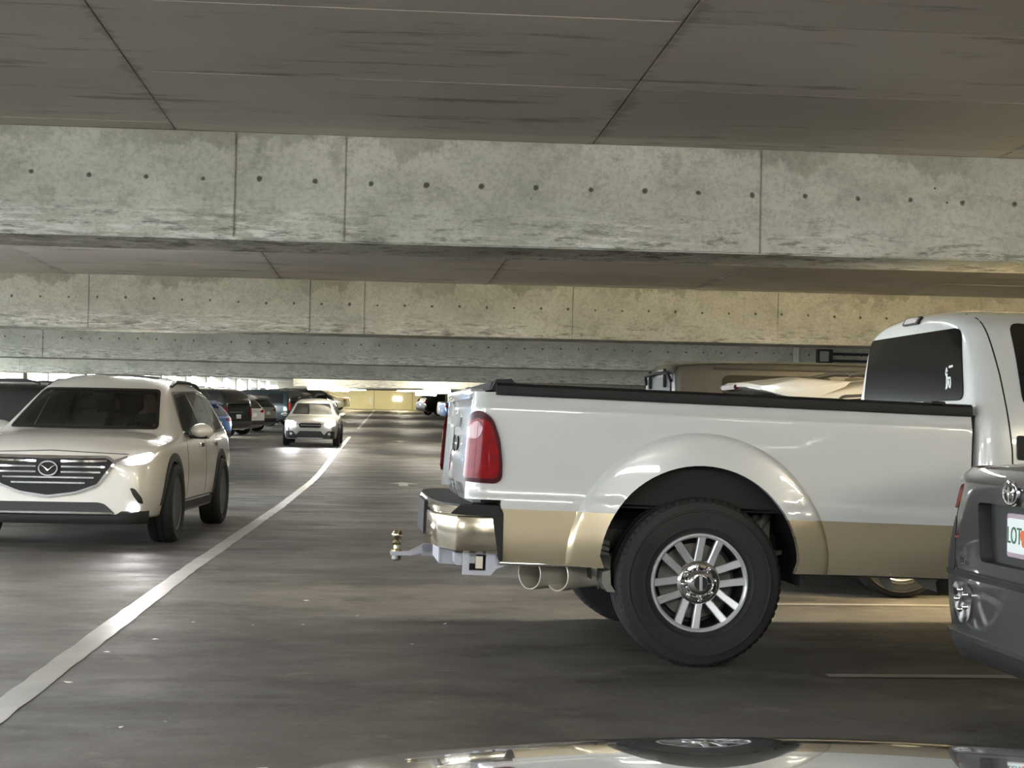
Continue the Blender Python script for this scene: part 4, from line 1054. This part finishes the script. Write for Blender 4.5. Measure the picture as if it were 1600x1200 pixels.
for sd in 'RL':
    for p, m in (([(2.22, 1.07), (3.30, 1.05), (2.82, 1.48), (2.22, 1.53)], 'windshield_glass'), ([(1.42, 1.10), (2.16, 1.08), (2.16, 1.53), (1.42, 1.53)], 'side_glass'), ([(.62, 1.13), (1.36, 1.10), (1.36, 1.52), (.80, 1.47)], 'side_glass')):
        decal('side_window', v1, rpoly(p, .05, 3), sd, m, s1, .004, .07)
    band('window_trim', rpoly([(.56, 1.10), (3.40, 1.03), (2.84, 1.51), (1.42, 1.555), (.76, 1.505)], .06, 3), .022, s1, caster(v1, sd), 'chrome', .010)
    for xx, R in ((1.14, .40), (4.07, .40)):
        arc = [(xx + R * 1.06 * cos(a), .39 + R * 1.06 * sin(a)) for a in [pi * k / 20 for k in range(21)]]; arc2 = [(xx + R * 1.24 * cos(a), .39 + R * 1.24 * sin(a)) for a in [pi * k / 20 for k in range(20, -1, -1)]]
        decal('arch_cladding', v1, arc + arc2, sd, 'dark_plastic', s1, .012, .05)
    decal('sill_cladding', v1, [(1.62, .29), (3.60, .29), (3.60, .40), (1.62, .40)], sd, 'dark_plastic', s1, .012, .08)
    decal('sill_chrome', v1, [(1.66, .375), (3.58, .375), (3.58, .395), (1.66, .395)], sd, 'chrome', s1, .018, .08)
    for x0 in (1.55, 2.45): decal('door_handle', v1, rpoly([(x0, .93), (x0 + .2, .925), (x0 + .2, .965), (x0, .97)], .01, 2), sd, 'chrome', s1, .03, .05)
    for x0 in (1.38, 2.2, 3.32): decal('door_seam', v1, [(x0, .42), (x0 + .008, .42), (x0 + .008, 1.06), (x0, 1.06)], sd, 'under_black', s1, .002, .06)
# grille
GP = rpoly([(-.60, .80), (-.52, .845), (.52, .845), (.60, .80), (.44, .60), (.25, .53), (0, .495), (-.25, .53), (-.44, .60)], .03, 3)
g = decal('grille', v1, GP, 'F', 'black_plastic', s1, .018, .05)
band('grille_surround', rpoly([(-.62, .805), (-.53, .855), (.53, .855), (.62, .805), (.46, .585), (.26, .512), (0, .475), (-.26, .512), (-.46, .585)], .03, 3), .022, g, fn, 'chrome', .03)
for z0, hw in ((.805, .53), (.755, .52), (.705, .48), (.655, .42), (.605, .34)):
    for a, b in (((-hw, -.115), (.115, hw)) if z0 > .66 else ((-hw, hw),)) if z0 > .66 else ((-hw, hw),):
        decal('grille_bar', v1, [(a, z0), (b, z0), (b, z0 + .016), (a, z0 + .016)], 'F', 'chrome', g, .028, .06)
em = decal('emblem', v1, ell(0, .745, .095, .075, 28), 'F', 'black_plastic', g, .032, .04)
band('emblem_ring', ell(0, .745, .092, .072, 28), .013, g, fn, 'chrome', .042, res=.03)
bm = bmesh.new()
for s in (-1, 1): tube(bm, [fn(y, z)[0] + Vector((.042, 0, 0)) for y, z in ((s * .075, .775), (s * .045, .765), (0, .725))], .006, 6)
bmo('emblem_wings', bm, 'chrome', g, True)
for s in (-1, 1):
    q = lambda P: [(s * a, b) for a, b in P]
    decal('headlight_housing', v1, rpoly(q([(.60, .795), (.68, .85), (.80, .885), (.90, .905), (.905, .83), (.84, .785), (.72, .77)]), .02, 2), 'F', 'clear_lens', s1, .012, .05)
    if s > 0: decal('headlight', v1, rpoly(q([(.70, .80), (.76, .86), (.84, .88), (.885, .89), (.88, .835), (.82, .80)]), .02, 2), 'F', 'headlamp_lit', s1, .022, .04, label='lit white headlight')
    else: decal('headlight', v1, rpoly(q([(.70, .80), (.76, .86), (.84, .88), (.885, .89), (.88, .835), (.82, .80)]), .02, 2), 'F', 'headlamp_lit', s1, .022, .04)
    decal('wing_trim', v1, q([(.585, .80), (.62, .805), (.70, .845), (.69, .86), (.60, .825)]), 'F', 'chrome', s1, .02, .05)
    decal('air_vent', v1, rpoly(q([(.745, .575), (.79, .565), (.845, .48), (.855, .42), (.82, .43), (.77, .51)]), .015, 2), 'F', 'dark_plastic', s1, .006, .04)
    decal('fog_light', v1, ell(s * .79, .375, .030, .026, 14), 'F', 'headlamp_lit', s1, .012, .03, label='lit white fog light')
    # mirrors
    bm = bmesh.new(); bmesh.ops.create_icosphere(bm, subdivisions=3, radius=1.); 
    for vv in bm.verts: vv.co = Vector((3.02 + vv.co.x * (.07 if vv.co.x < 0 else .13), s * 1.06 + vv.co.y * .125, 1.10 + vv.co.z * .085))
    mr = bmo('side_mirror', bm, 'pearl_paint', s1, True, 60)
    bm = bmesh.new(); prism(bm, [(2.94, 1.02), (3.12, 1.02), (3.10, 1.055), (2.96, 1.055)], 'y', s * .88, s * 1.13); bmo('mirror_foot', bm, 'black_plastic', mr)
    tube_o('roof_rail', [(.8, s * .64, 1.575), (1.1, s * .645, 1.63), (1.7, s * .645, 1.645), (2.3, s * .645, 1.635), (2.66, s * .65, 1.57)], .02, 'black_plastic', s1, 8)
decal('lower_intake', v1, rpoly([(-.62, .33), (.62, .33), (.52, .42), (.46, .435), (-.46, .435), (-.52, .42)], .02, 3), 'F', 'dark_plastic', s1, .006, .06)
bm = bmesh.new(); rows = []
for k in range(41):
    y_ = -.90 + 1.80 * k / 40; h_, n_ = fn(y_ * .975, .36); up = .325 + (.03 if abs(y_) > .66 else 0.)
    rows.append([bm.verts.new(Vector((h_.x + dx, y_ * (1 if dx > 0 else .98), z_))) for dx, z_ in ((.006, up), (.022, up - .012), (.026, .27), (.010, .235), (-.06, .235))])
for a in range(40):
    for k in range(4): bm.faces.new((rows[a][k], rows[a][k + 1], rows[a + 1][k + 1], rows[a + 1][k]))
bmo('front_lip', bm, 'black_plastic', s1, True, 40)
decal('chrome_strip', v1, rpoly([(-.60, .330), (.60, .330), (.60, .346), (-.60, .346)], .005, 2), 'F', 'chrome', s1, .026, .06)
decal('hood_seam', v1, [(-.70, .885), (0, .915), (.70, .885), (.70, .879), (0, .908), (-.70, .879)], 'F', 'under_black', s1, .0015, .05)
decal('sunroof', v1, rpoly([(1.3, -.46), (2.55, -.48), (2.55, .48), (1.3, .46)], .08, 3), 'T', 'tinted_glass', s1, .004, .1)
rearset(s1, v1, 'SUV', plate=False)
spot(s1, (5.05, .82, .84), (25, -1.0, -2.6), 16, 60)
spot(s1, (5.05, -.82, .84), (25, -1.5, -2.6), 16, 60)
spot(s1, (5.03, .80, .37), (20, 3, -1.0), 5, 90)
# cabin of the SUV
def seat(x, y, back=True):
    bm = bmesh.new(); bx(bm, (x - .25, y - .25, .60), (x + .27, y + .25, .76), .05); cu = bmo('seat', bm, 'seat_leather', s1, True, 50)
    bm = bmesh.new(); bx(bm, (-.07, y - .25, 0), (.06, y + .25, .58), .05); bm.transform(Matrix.Translation((x - .26, 0, .72)) @ Matrix.Rotation(-.25, 4, 'Y')); bmo('seat_back', bm, 'seat_leather', cu, True, 50)
    bm = bmesh.new(); bx(bm, (-.05, y - .13, .60), (.05, y + .13, .80), .04); bm.transform(Matrix.Translation((x - .27, 0, .70)) @ Matrix.Rotation(-.22, 4, 'Y')); bmo('headrest', bm, 'seat_leather', cu, True, 50)
seat(2.45, .37); seat(2.45, -.37); seat(1.5, .37); seat(1.5, -.37)
bm = bmesh.new(); bx(bm, (3.02, -.80, .62), (3.42, .80, 1.06), .05); bmo('dashboard', bm, 'dash_black', s1, True, 50)
bm = bmesh.new(); M_ = Matrix.Translation((2.86, .37, 1.02)) @ Matrix.Rotation(-1.2, 4, 'Y'); 
ring = [M_ @ Vector((.18 * cos(k * pi / 12), .18 * sin(k * pi / 12), 0)) for k in range(25)]; tube(bm, ring, .015, 8, False)
tube(bm, [M_ @ Vector((-.17, 0, 0)), M_ @ Vector((.17, 0, 0))], .02, 6); bmo('steering_wheel', bm, 'dash_black', s1, True)
bm = bmesh.new(); bx(bm, (2.93, -.12, 1.42), (2.96, .12, 1.49), .01); bmo('rear_view_mirror', bm, 'zinc', s1, True)
# driver
def person_seated(root_loc, yaw_, tilt_z, sc_):
    p = empty('person', 'person in dark shirt sitting at the wheel of the oncoming white SUV', 'person', root_loc, yaw_); p.scale = (sc_,) * 3
    J = {'pel': (0, 0, .10, .15), 'sp': (-.06, 0, .32, .14), 'ch': (-.11, 0, .50, .155), 'nk': (-.10, 0, .64, .055), 'hd': (-.06, 0, .74, .085), 'tp': (-.06, 0, .83, .075)}
    E_ = [('pel', 'sp'), ('sp', 'ch'), ('ch', 'nk'), ('nk', 'hd'), ('hd', 'tp')]
    for s, nme in ((1, 'l'), (-1, 'r')):
        J.update({'sh' + nme: (-.11, s * .19, .55, .062), 'el' + nme: (.08, s * .27, .36, .045), 'wr' + nme: (.29, s * .17, .43, .03), 'pm' + nme: (.345, s * .155, .46, .032), 'kn' + nme: (.44, s * .15, .20, .072), 'an' + nme: (.66, s * .15, -.08, .045), 'ft' + nme: (.80, s * .15, -.10, .04)})
        E_ += [('ch', 'sh' + nme), ('sh' + nme, 'el' + nme), ('el' + nme, 'wr' + nme), ('wr' + nme, 'pm' + nme), ('pel', 'kn' + nme), ('kn' + nme, 'an' + nme), ('an' + nme, 'ft' + nme)]
        for q in range(4):
            a = 'f%d%s' % (q, nme); J[a] = (.385, s * (.145 + .018 * q), .475 - .006 * q, .010); J[a + 'b'] = (.375, s * (.13 + .018 * q), .445, .009); E_ += [('pm' + nme, a), (a, a + 'b')]
        J['t' + nme] = (.35, s * .12, .48, .010); E_.append(('pm' + nme, 't' + nme))
    K = list(J); me = bpy.data.meshes.new('person_body'); me.from_pydata([J[k][:3] for k in K], [(K.index(a), K.index(b)) for a, b in E_], [])
    o = mko('person_body', me, None, p); md = o.modifiers.new('k', 'SKIN'); md.use_smooth_shade = True
    for i, k in enumerate(K):
        r = J[k][3]; me.skin_vertices[0].data[i].radius = (r, r)
    me.skin_vertices[0].data[0].use_root = True
    sb = o.modifiers.new('s', 'SUBSURF'); sb.levels = 1; sb.render_levels = 1
    apply_mods(o); o.data.materials.clear()
    for mname in ('shirt', 'skin'): o.data.materials.append(MATS[mname])
    for pl in o.data.polygons:
        c = pl.center; pl.material_index = 1 if (c.z > .60 or c.x > .27 and c.z > .40) else 0
    bm = bmesh.new(); bmesh.ops.create_icosphere(bm, subdivisions=3, radius=.105, matrix=Matrix.Translation((-.075, 0, .80)) @ Matrix.Diagonal((1, .88, 1.0, 1)))
    bmesh.ops.delete(bm, geom=[v_ for v_ in bm.verts if v_.co.x > -.02 and v_.co.z < .83], context='VERTS'); bmo('hair', bm, 'dark_hair', o, True)
    bm = bmesh.new(); bmesh.ops.create_cone(bm, cap_ends=True, segments=6, radius1=.016, radius2=.006, depth=.05, matrix=Matrix.Translation((.035, 0, .755))); bmo('nose', bm, 'skin', o, True)
    for s in (-1, 1):
        bm = bmesh.new(); bmesh.ops.create_icosphere(bm, subdivisions=1, radius=.011, matrix=Matrix.Translation((.018, s * .032, .778))); bmo('eye', bm, 'sign_dark', o, True)
    return p
bpy.context.view_layer.update()
pw = s1.matrix_world @ Vector((2.42, .37, .70))
person_seated(pw, ya, 0, .95)

# ------------------------------------------------------------------ oncoming crossover further up
s2 = car_root('crossover_car', 'pale grey crossover far up the aisle with both headlights blazing', (-2.36, 51.2 + 4.6), radians(-90.5), .92)
b2, v2 = body('SUV', s2, 'crosstrek_paint')
wheels(s2, [(x, s * .90) for x in (1.14, 4.07) for s in (-1, 1)], .375, .24, .25, 5, 'dark_alloy')
sidewindows(s2, v2, WIN['SUV'])
decal('windshield', v2, rpoly([(-.74, 1.14), (.74, 1.14), (.60, 1.53), (-.60, 1.53)], .05, 3), 'F', 'tinted_glass', s2, .006, .08)
decal('grille', v2, rpoly([(-.36, .68), (.36, .68), (.42, .80), (.34, .84), (-.34, .84), (-.42, .80)], .02, 2), 'F', 'black_plastic', s2, .02, .06)
decal('grille_wing', v2, rpoly([(-.38, .76), (.38, .76), (.38, .785), (-.38, .785)], .008, 2), 'F', 'chrome', s2, .03, .06)
decal('lower_bumper', v2, rpoly([(-.86, .30), (.86, .30), (.86, .56), (.62, .56), (.50, .42), (.38, .56), (-.38, .56), (-.50, .42), (-.62, .56), (-.86, .56)], .02, 2), 'F', 'dark_plastic', s2, .012, .06)
decal('skid_plate', v2, rpoly([(-.45, .30), (.45, .30), (.45, .325), (-.45, .325)], .008, 2), 'F', 'zinc', s2, .03, .08)
for s in (-1, 1):
    decal('headlight', v2, rpoly([(s * .52, .76), (s * .60, .90), (s * .86, .92), (s * .88, .80), (s * .70, .70)], .03, 2), 'F', 'headlamp_lit', s2, .02, .05, label='lit white headlight')
    decal('fog_light', v2, ell(s * .68, .46, .05, .05, 12), 'F', 'clear_lens', s2, .015, .04)
    bm = bmesh.new(); bmesh.ops.create_icosphere(bm, subdivisions=2, radius=1.)
    for vv in bm.verts: vv.co = Vector((3.05 + vv.co.x * .09, s * 1.07 + vv.co.y * .125, 1.12 + vv.co.z * .085))
    bmo('side_mirror', bm, 'crosstrek_paint', s2, True, 60)
    tube_o('roof_rail', [(.75, s * .62, 1.64), (1.0, s * .62, 1.73), (2.3, s * .62, 1.73), (2.6, s * .625, 1.665)], .022, 'black_plastic', s2, 6)
    spot(s2, (5.08, s * .72, .80), (30, -s * .6 + 1.6, -1.55), 60, 60)
    for sd in 'RL':
        pass
for sd in 'RL':
    for xx in (1.14, 4.07):
        arc = [(xx + .425 * cos(a), .385 + .425 * sin(a)) for a in [pi * k / 14 for k in range(15)]]; arc2 = [(xx + .50 * cos(a), .385 + .50 * sin(a)) for a in [pi * k / 14 for k in range(14, -1, -1)]]
        decal('arch_cladding', v2, arc + arc2, sd, 'dark_plastic', s2, .012, .07)

# ------------------------------------------------------------------ parked cars
AY = pi - A27
parked('dark_suv', 'black SUV parked at the left edge behind the oncoming white SUV', 'BOXY', 'black_paint', (-4.6, 25.2), AY + .2, .93)
parked('blue_hatchback', 'blue hatchback parked between the white SUV and the black SUV', 'SUV', 'blue_paint', (-5.0, 47.6), AY, .92, spoiler='blue_paint')
parked('black_suv', 'large black SUV with red tail lights and chrome tailgate bar', 'BOXY', 'black_paint', (-5.25, 56.6), AY, .98)
parked('white_crossover', 'white crossover with swept red lamps next to the black SUV', 'SUV', 'white_paint', (-5.05, 61.2), AY, .96, spoiler='white_paint')
parked('silver_crossover', 'pale silver wagon parked just beyond the white crossover', 'SUV', 'silver_paint', (-4.9, 66.2), AY, .95, spoiler='silver_paint')
parked('teal_suv', 'dark slate SUV with red lamps behind the oncoming crossover mirror', 'BOXY', 'teal_paint', (-4.15, 75.5), AY, .95, 'amber_red_lens')
parked('white_suv_parked', 'white SUV parked beyond the dark slate SUV in the left row', 'SUV', 'white_paint', (-4.3, 82.5), AY, 1., spoiler='white_paint')
parked('silver_suv', 'silver wagon whose pale pillar shows above the crossover roof', 'SUV', 'silver_paint', (-4.2, 88.5), AY, 1., 'amber_red_lens', spoiler='silver_paint')
parked('charcoal_suv', 'black SUV parked farther left, seen above the crossover roof', 'BOXY', 'black_paint', (-3.9, 97.), AY, .95)
parked('black_wagon', 'black wagon at the end of the left parking row', 'SUV', 'black_paint', (-3.7, 104.), AY, 1.)
parked('beige_sedan', 'pale cream sedan parked against the far yellowish wall', 'SEDAN', 'beige_paint', (-3.0, 131.), radians(165), 1.0, 'amber_red_lens')
parked('blue_sedan', 'dark blue sedan farthest right in the aisle beside the pickup tailgate', 'SEDAN', 'blue_paint', (3.5, 92.), radians(12), 1.1)
parked('white_sedan', 'white sedan parked beyond the dark blue sedan', 'SEDAN', 'white_paint', (3.55, 98.), radians(12), 1.1)
parked('black_hatchback', 'black hatchback parked in front of the far cream wall', 'SUV', 'black_paint', (2.7, 114.), radians(25), .95)

# white SUV with roof spoiler just beyond the pickup
s3 = car_root('spoiler_suv', 'white SUV with long roof spoiler parked just beyond the pickup bed', (2.66, 11.85), radians(1.0), .96)
b3, v3 = body('SUV', s3, 'ivory_paint')
wheels(s3, [(x, s * .90) for x in (1.14, 4.07) for s in (-1, 1)], .375, .24, .25)
sidewindows(s3, v3, WIN['SUV'], 'tinted_glass'); 
for sd in 'RL': band('window_trim', rpoly([(.56, 1.11), (3.40, 1.05), (2.84, 1.53), (1.42, 1.58), (.74, 1.53)], .05, 3), .02, s3, caster(v3, sd), 'dark_plastic', .008)
decal('rear_window', v3, rpoly([(-.64, 1.12), (.64, 1.12), (.58, 1.46), (-.58, 1.46)], .06, 3), 'B', 'tinted_glass', s3, .006, .08)
for s in (-1, 1): decal('taillight', v3, rpoly([(s * .45, .96), (s * .86, .93), (s * .90, 1.06), (s * .80, 1.10), (s * .45, 1.02)], .03, 2), 'B', 'red_lens', s3, .015, .06)
bm = bmesh.new()
secs = [(-.66, .42, 1.50), (-.60, .16, 1.565), (-.45, .06, 1.59), (0, .02, 1.60), (.45, .06, 1.59), (.60, .16, 1.565), (.66, .42, 1.50)]
rows = []
for y, x0, z0 in secs:
    rows.append([bm.verts.new(p) for p in ((x0, y, z0), (x0 + .01, y, z0 + .03), (.45, y, z0 + .085), (.85, y * .97, 1.675 - .05 * abs(y)), (.80, y * .97, 1.60), (x0 + .06, y, z0 - .025))])
for a in range(len(rows) - 1):
    for k in range(6): bm.faces.new((rows[a][k], rows[a][(k + 1) % 6], rows[a + 1][(k + 1) % 6], rows[a + 1][k]))
bm.faces.new(rows[0]); bm.faces.new(rows[-1][::-1])
sp = bmo('roof_spoiler', bm, 'ivory_paint', s3, True, 45)
bm = bmesh.new(); bx(bm, (.022, -.22, 1.575), (.06, .22, 1.612), .006); bmo('brake_light', bm, 'dark_red_lens', sp)
for s in (-1, 1): tube_o('roof_rail', [(.85, s * .60, 1.69), (1.1, s * .60, 1.745), (2.3, s * .60, 1.745), (2.6, s * .6, 1.69)], .02, 'dark_plastic', s3, 8)

# grey hard-top off-road car
s4 = car_root('offroad_car', 'dark grey hard-top off-road car parked behind the pickup bed', (2.62, 14.5), radians(.5), 1.035)
b4, v4 = body('JEEP', s4, 'jeep_paint')
wheels(s4, [(x, s * .79) for x in (.75, 3.35) for s in (-1, 1)], .41, .26, .24, 5, 'dark_alloy')
for sd in 'RL':
    decal('hardtop_window', v4, rpoly([(.42, 1.22), (1.42, 1.22), (1.42, 1.64), (.42, 1.64)], .08, 4), sd, 'tinted_glass', s4, .005, .08)
    decal('door_window', v4, rpoly([(1.52, 1.2), (2.42, 1.2), (2.30, 1.64), (1.52, 1.64)], .05, 3), sd, 'tinted_glass', s4, .005, .08)
    decal('drip_rail', v4, [(.35, 1.69), (2.3, 1.685), (2.3, 1.70), (.35, 1.705)], sd, 'black_plastic', s4, .014, .1)
decal('rear_glass', v4, rpoly([(-.58, 1.2), (.58, 1.2), (.55, 1.63), (-.55, 1.63)], .06, 4), 'B', 'soft_dark_glass', s4, .012, .08)
for s in (-1, 1):
    bm = bmesh.new(); bx(bm, (-.035, s * .36 - .025, 1.53), (-.01, s * .36 + .025, 1.70), .006); bmo('glass_hinge', bm, 'black_plastic', s4, True)
    decal('taillight', v4, rpoly([(s * .58, .92), (s * .74, .92), (s * .74, 1.10), (s * .58, 1.10)], .02, 2), 'B', 'red_lens', s4, .03, .06)
tube_o('glass_trim', [(-.012, -.60, 1.58), (-.03, -.54, 1.655), (-.035, 0, 1.668), (-.03, .54, 1.655), (-.012, .60, 1.58)], .014, 'dark_alloy', s4, 8)
bm = bmesh.new(); lathe(bm, [(.38, -.26), (.38, -.05)], 32, 'x', (0, -.05, .92)); bmo('spare_wheel', bm, 'rubber', s4, True, 40)
decal('windshield', v4, rpoly([(-.62, 1.22), (.62, 1.22), (.58, 1.64), (-.58, 1.64)], .05, 3), 'F', 'tinted_glass', s4, .005, .1)

# ------------------------------------------------------------------ grey sedan at the right edge
s5 = car_root('grey_sedan', 'dark grey sedan with its tail and license plate at the right edge', (2.285, 5.40), radians(.5), 1.0)
b5, v5 = body('SEDAN', s5, 'grey_paint')
wheels(s5, [(x, s * .80) for x in (1.0, 3.68) for s in (-1, 1)], .325, .21, .21)
sidewindows(s5, v5, WIN['SEDAN']); fb = caster(v5, 'B')
decal('rear_window', v5, rpoly([(-.56, 1.15), (.56, 1.15), (.46, 1.37), (-.46, 1.37)], .04, 3), 'B', 'tinted_glass', s5, .006, .08)
for s in (-1, 1):
    q = lambda P: [(s * a, b) for a, b in P]
    decal('taillight', v5, rpoly(q([(.62, .90), (.86, .88), (.87, .97), (.74, 1.01), (.60, .985)]), .025, 3), 'B', 'pale_red_lens', s5, .012, .04, label='pale red corner lamp')
    decal('side_recess', v5, rpoly(q([(.60, .86), (.80, .865), (.80, .83), (.66, .62), (.58, .66)]), .03, 3), 'B', 'black_plastic', s5, .003, .04)
    rf = decal('bumper_reflector', v5, rpoly(q([(.36, .585), (.44, .62), (.56, .61), (.60, .56), (.57, .49), (.50, .455), (.40, .47)]), .03, 3), 'B', 'chrome', s5, .012, .03)
    for a in range(5):
        an = a * 2 * pi / 5; y_, z_ = s * (.48 + .05 * cos(an)), .545 + .04 * sin(an); h, n_ = fb(y_, z_)
        bm = bmesh.new(); bmesh.ops.create_icosphere(bm, subdivisions=2, radius=.012, matrix=Matrix.Translation(h + n_ * .012)); bmo('reflector_bead', bm, 'chrome', rf, True)
decal('trunk_lip', v5, rpoly([(-.70, 1.005), (.70, 1.005), (.66, 1.055), (-.66, 1.055)], .02, 2), 'B', 'grey_paint', s5, .02, .05)
tr_ = decal('trunk_seam', v5, [(-.63, .995), (-.60, .70), (-.56, .655), (.56, .655), (.60, .70), (.63, .995), (.622, .995), (.592, .705), (.555, .663), (-.555, .663), (-.592, .705), (-.622, .995)], 'B', 'under_black', s5, .002, .04)
decal('bumper_gap', v5, rpoly([(-.78, .632), (.78, .632), (.78, .652), (-.78, .652)], .008, 2), 'B', 'black_plastic', s5, .006, .05)
decal('lower_valance', v5, rpoly([(-.76, .28), (.76, .28), (.80, .40), (-.80, .40)], .03, 3), 'B', 'dark_plastic', s5, .012, .06)
decal('valance_lip', v5, rpoly([(-.80, .40), (.80, .40), (.80, .418), (-.80, .418)], .006, 2), 'B', 'grey_paint', s5, .022, .06)
bm = bmesh.new(); prism(bm, rpoly([(-.36, .71), (.32, .71), (.35, .935), (-.39, .935)], .03, 3), 'x', -.2, fb(0, .8)[0].x + .055)
b5.data = b5.data.copy(); boolean(b5, bm, mat='dark_plastic'); b5.material_slots[0].link = 'OBJECT'; b5.material_slots[0].material = MATS['grey_paint']; v5 = bvh_of(b5); fb = caster(v5, 'B')
pf = decal('plate_frame', v5, rpoly([(-.185, .745), (.145, .745), (.145, .905), (-.185, .905)], .015, 3), 'B', 'plate_frame', s5, .022, .08)
h0, n0 = fb(0, .82)
x0 = h0.x - .026
bm = bmesh.new(); bx(bm, (x0 - .002, -.17, .762), (x0 + .01, .13, .888), .003); pl_ = bmo('license_plate', bm, 'plate_white', s5)
PM = lambda y, z: Matrix.Translation((x0 - .003, y, z)) @ Matrix.Rotation(-pi / 2, 4, 'Z') @ Matrix.Rotation(pi / 2, 4, 'X')
text('plate_text', 'LOT', .088, 'plate_green', pl_, PM(.065, .823), .001, .75, .0)
text('plate_text', 'A07', .088, 'plate_green', pl_, PM(-.11, .823), .001, .7, .0)
for yy, zz, rr in ((-.008, .83, .020), (-.02, .805, .017)):
    bm = bmesh.new(); lathe(bm, [(.001, -.003), (rr, -.0028), (rr, 0)], 16, 'x', (x0 - .002, yy, zz)); bmo('plate_orange', bm, 'plate_orange', pl_)
# emblem: interlocking ovals
def oval(cy, cz_, ry, rz, r):
    bm = bmesh.new(); P = [fb(cy + ry * cos(k * pi / 16), cz_ + rz * sin(k * pi / 16))[0] + Vector((-.014, 0, 0)) for k in range(33)]
    tube(bm, P, r, 8, False); return bm
em = bmo('emblem', oval(0, .985, .062, .042, .0075), 'chrome', s5, True)
bmo('emblem_oval', oval(0, .985, .022, .040, .006), 'chrome', em, True); bmo('emblem_oval', oval(0, 1.002, .050, .018, .006), 'chrome', em, True)
text('model_script', 'CE', .05, 'chrome', s5, Matrix.Translation((fb(.47, .70)[0].x - .008, .47, .70)) @ Matrix.Rotation(-pi / 2, 4, 'Z') @ Matrix.Rotation(pi / 2, 4, 'X'), .002, 1.2)

# ------------------------------------------------------------------ bonnet of the camera car
own = empty('car_hood', 'glossy grey hood of the camera car along the bottom edge', 'car', (.40, 0, 0))
zc_ = [(.55, .965), (.9, .940), (1.2, .912), (1.45, .886), (1.62, .864), (1.72, .845), (1.80, .825), (1.88, .795), (1.94, .755), (1.98, .70), (2.0, .62), (2.0, .50), (1.96, .30)]
v = []; f = []; NX = 40
for (y, z) in zc_:
    for i in range(NX + 1):
        u = -1 + 2 * i / NX; x = .80 * u
        d = .085 * x * x + .14 * abs(u) ** 8
        yy = y - .22 * abs(u) ** 2.6 * (y - .5) / 1.5
        v.append((x, yy, z - d * (1 if z > .6 else .6)))
for a in range(len(zc_) - 1):
    for i in range(NX): q = a * (NX + 1) + i; f.append((q, q + 1, q + NX + 2, q + NX + 1))
hood = mk('hood_panel', v, f, 'hood_paint', own, True)
md = hood.modifiers.new('s', 'SUBSURF'); md.levels = 2; md.render_levels = 2; apply_mods(hood); shade(hood.data)
for s in (-1, 1):
    bm = bmesh.new(); rows = []
    for y in (.5, .9, 1.2, 1.5, 1.65):
        k_ = .085 * .64 + .14; rows.append([bm.verts.new(p) for p in ((s * .80, y, .965 - k_ - (y - .5) * .075), (s * .88, y, .88 - k_ - (y - .5) * .09), (s * .91, y, .60), (s * .89, y, .35))])
    for a in range(4):
        for k in range(3): bm.faces.new((rows[a][k], rows[a][k + 1], rows[a + 1][k + 1], rows[a + 1][k]))
    bmo('fender', bm, 'hood_paint', own, True)
wheels(own, [(s * .78, 1.05) for s in ()], .33, .21, .21)
for s in (-1, 1):
    bm = bmesh.new(); lathe(bm, [(.20, -.1), (.33, -.1), (.33, .1), (.20, .1)], 32, 'x', (s * .76, 1.1, .33)); bmo('tire', bm, 'rubber', own, True, 40)

# ------------------------------------------------------------------ signs and services
t = empty('hanging_sign', 'grey sign box with dark marks above the far right cars', 'sign', (5.2, 104, cz(104) - .62))
box('panel', (-1.05, -.05, -.1), (1.55, .05, .75), 'sign_grey', t, .02)
for x in (-.35, .15): box('mark', (x, -.07, .38), (x + .32, -.045, .62), 'sign_dark', t)
for x in (-.8, 1.3): tube_o('hanger', [(x, 0, .74), (x, 0, .62 + DEPTH)], .03, 'zinc', t, 6)
t = box('lit_sign', (.86, YF - .14, fz(YF) + .80), (1.66, YF - .07, fz(YF) + 1.18), 'sign_lit', None, .02); tag(t, 'small bright white sign on the far cream wall', 'sign')
t = box('wall_notice', (-1.35, YF - .10, fz(YF) + .45), (-1.05, YF - .065, fz(YF) + 1.15), 'sign_white', None, .01); tag(t, 'narrow pale notice on the far cream wall left of the joint', 'sign')
t = box('conduit_cover', (7.18, BEAMY[2] - .05, 2.33), (7.27, BEAMY[2] - .006, 2.74), 'sign_white', None, .008); tag(t, 'short white vertical cover strip on the third beam', 'conduit')
t = empty('junction_box', 'dark junction box with pipes on the third beam by the cab', 'junction box', (7.72, BEAMY[2] - .004, 2.50))
box('box', (-.14, -.12, -.10), (.14, 0, .16), 'sign_dark', t, .01); box('cover', (-.10, -.135, -.06), (.06, -.118, .12), 'zinc', t, .006)
for z in (-.04, .08): tube_o('pipe', [(.13, -.06, z), (1.3, -.06, z)], .025, 'sign_dark', t, 8)
# tree outside, seen through the left opening
tr = empty('tree', 'bright green tree outside the left opening', 'tree', (-27.0, 118, -3.))
tube_o('trunk', [(0, 0, 0), (.1, 0, 3), (0, .1, 6.5)], [.2, .16, .06], 'bark', tr, 8)
bm = bmesh.new()
for i in range(2200):
    a, b, r = random.uniform(0, 2 * pi), random.uniform(-1, 1), random.random() ** .4
    c = Vector((cos(a) * sqrt(1 - b * b) * 1.6 * r, sin(a) * sqrt(1 - b * b) * 1.6 * r, 6.6 + b * 2.2 * r)); s = random.uniform(.06, .13)
    u_, w_ = Vector((random.gauss(0, 1), random.gauss(0, 1), random.gauss(0, 1))).normalized(), Vector((random.gauss(0, 1), random.gauss(0, 1), random.gauss(0, 1))).normalized()
    bm.faces.new([bm.verts.new(c + d) for d in (u_ * s, w_ * s * .6, -u_ * s, -w_ * s * .6)])
o = bmo('foliage', bm, 'leaf_green', tr); o['kind'] = 'stuff'
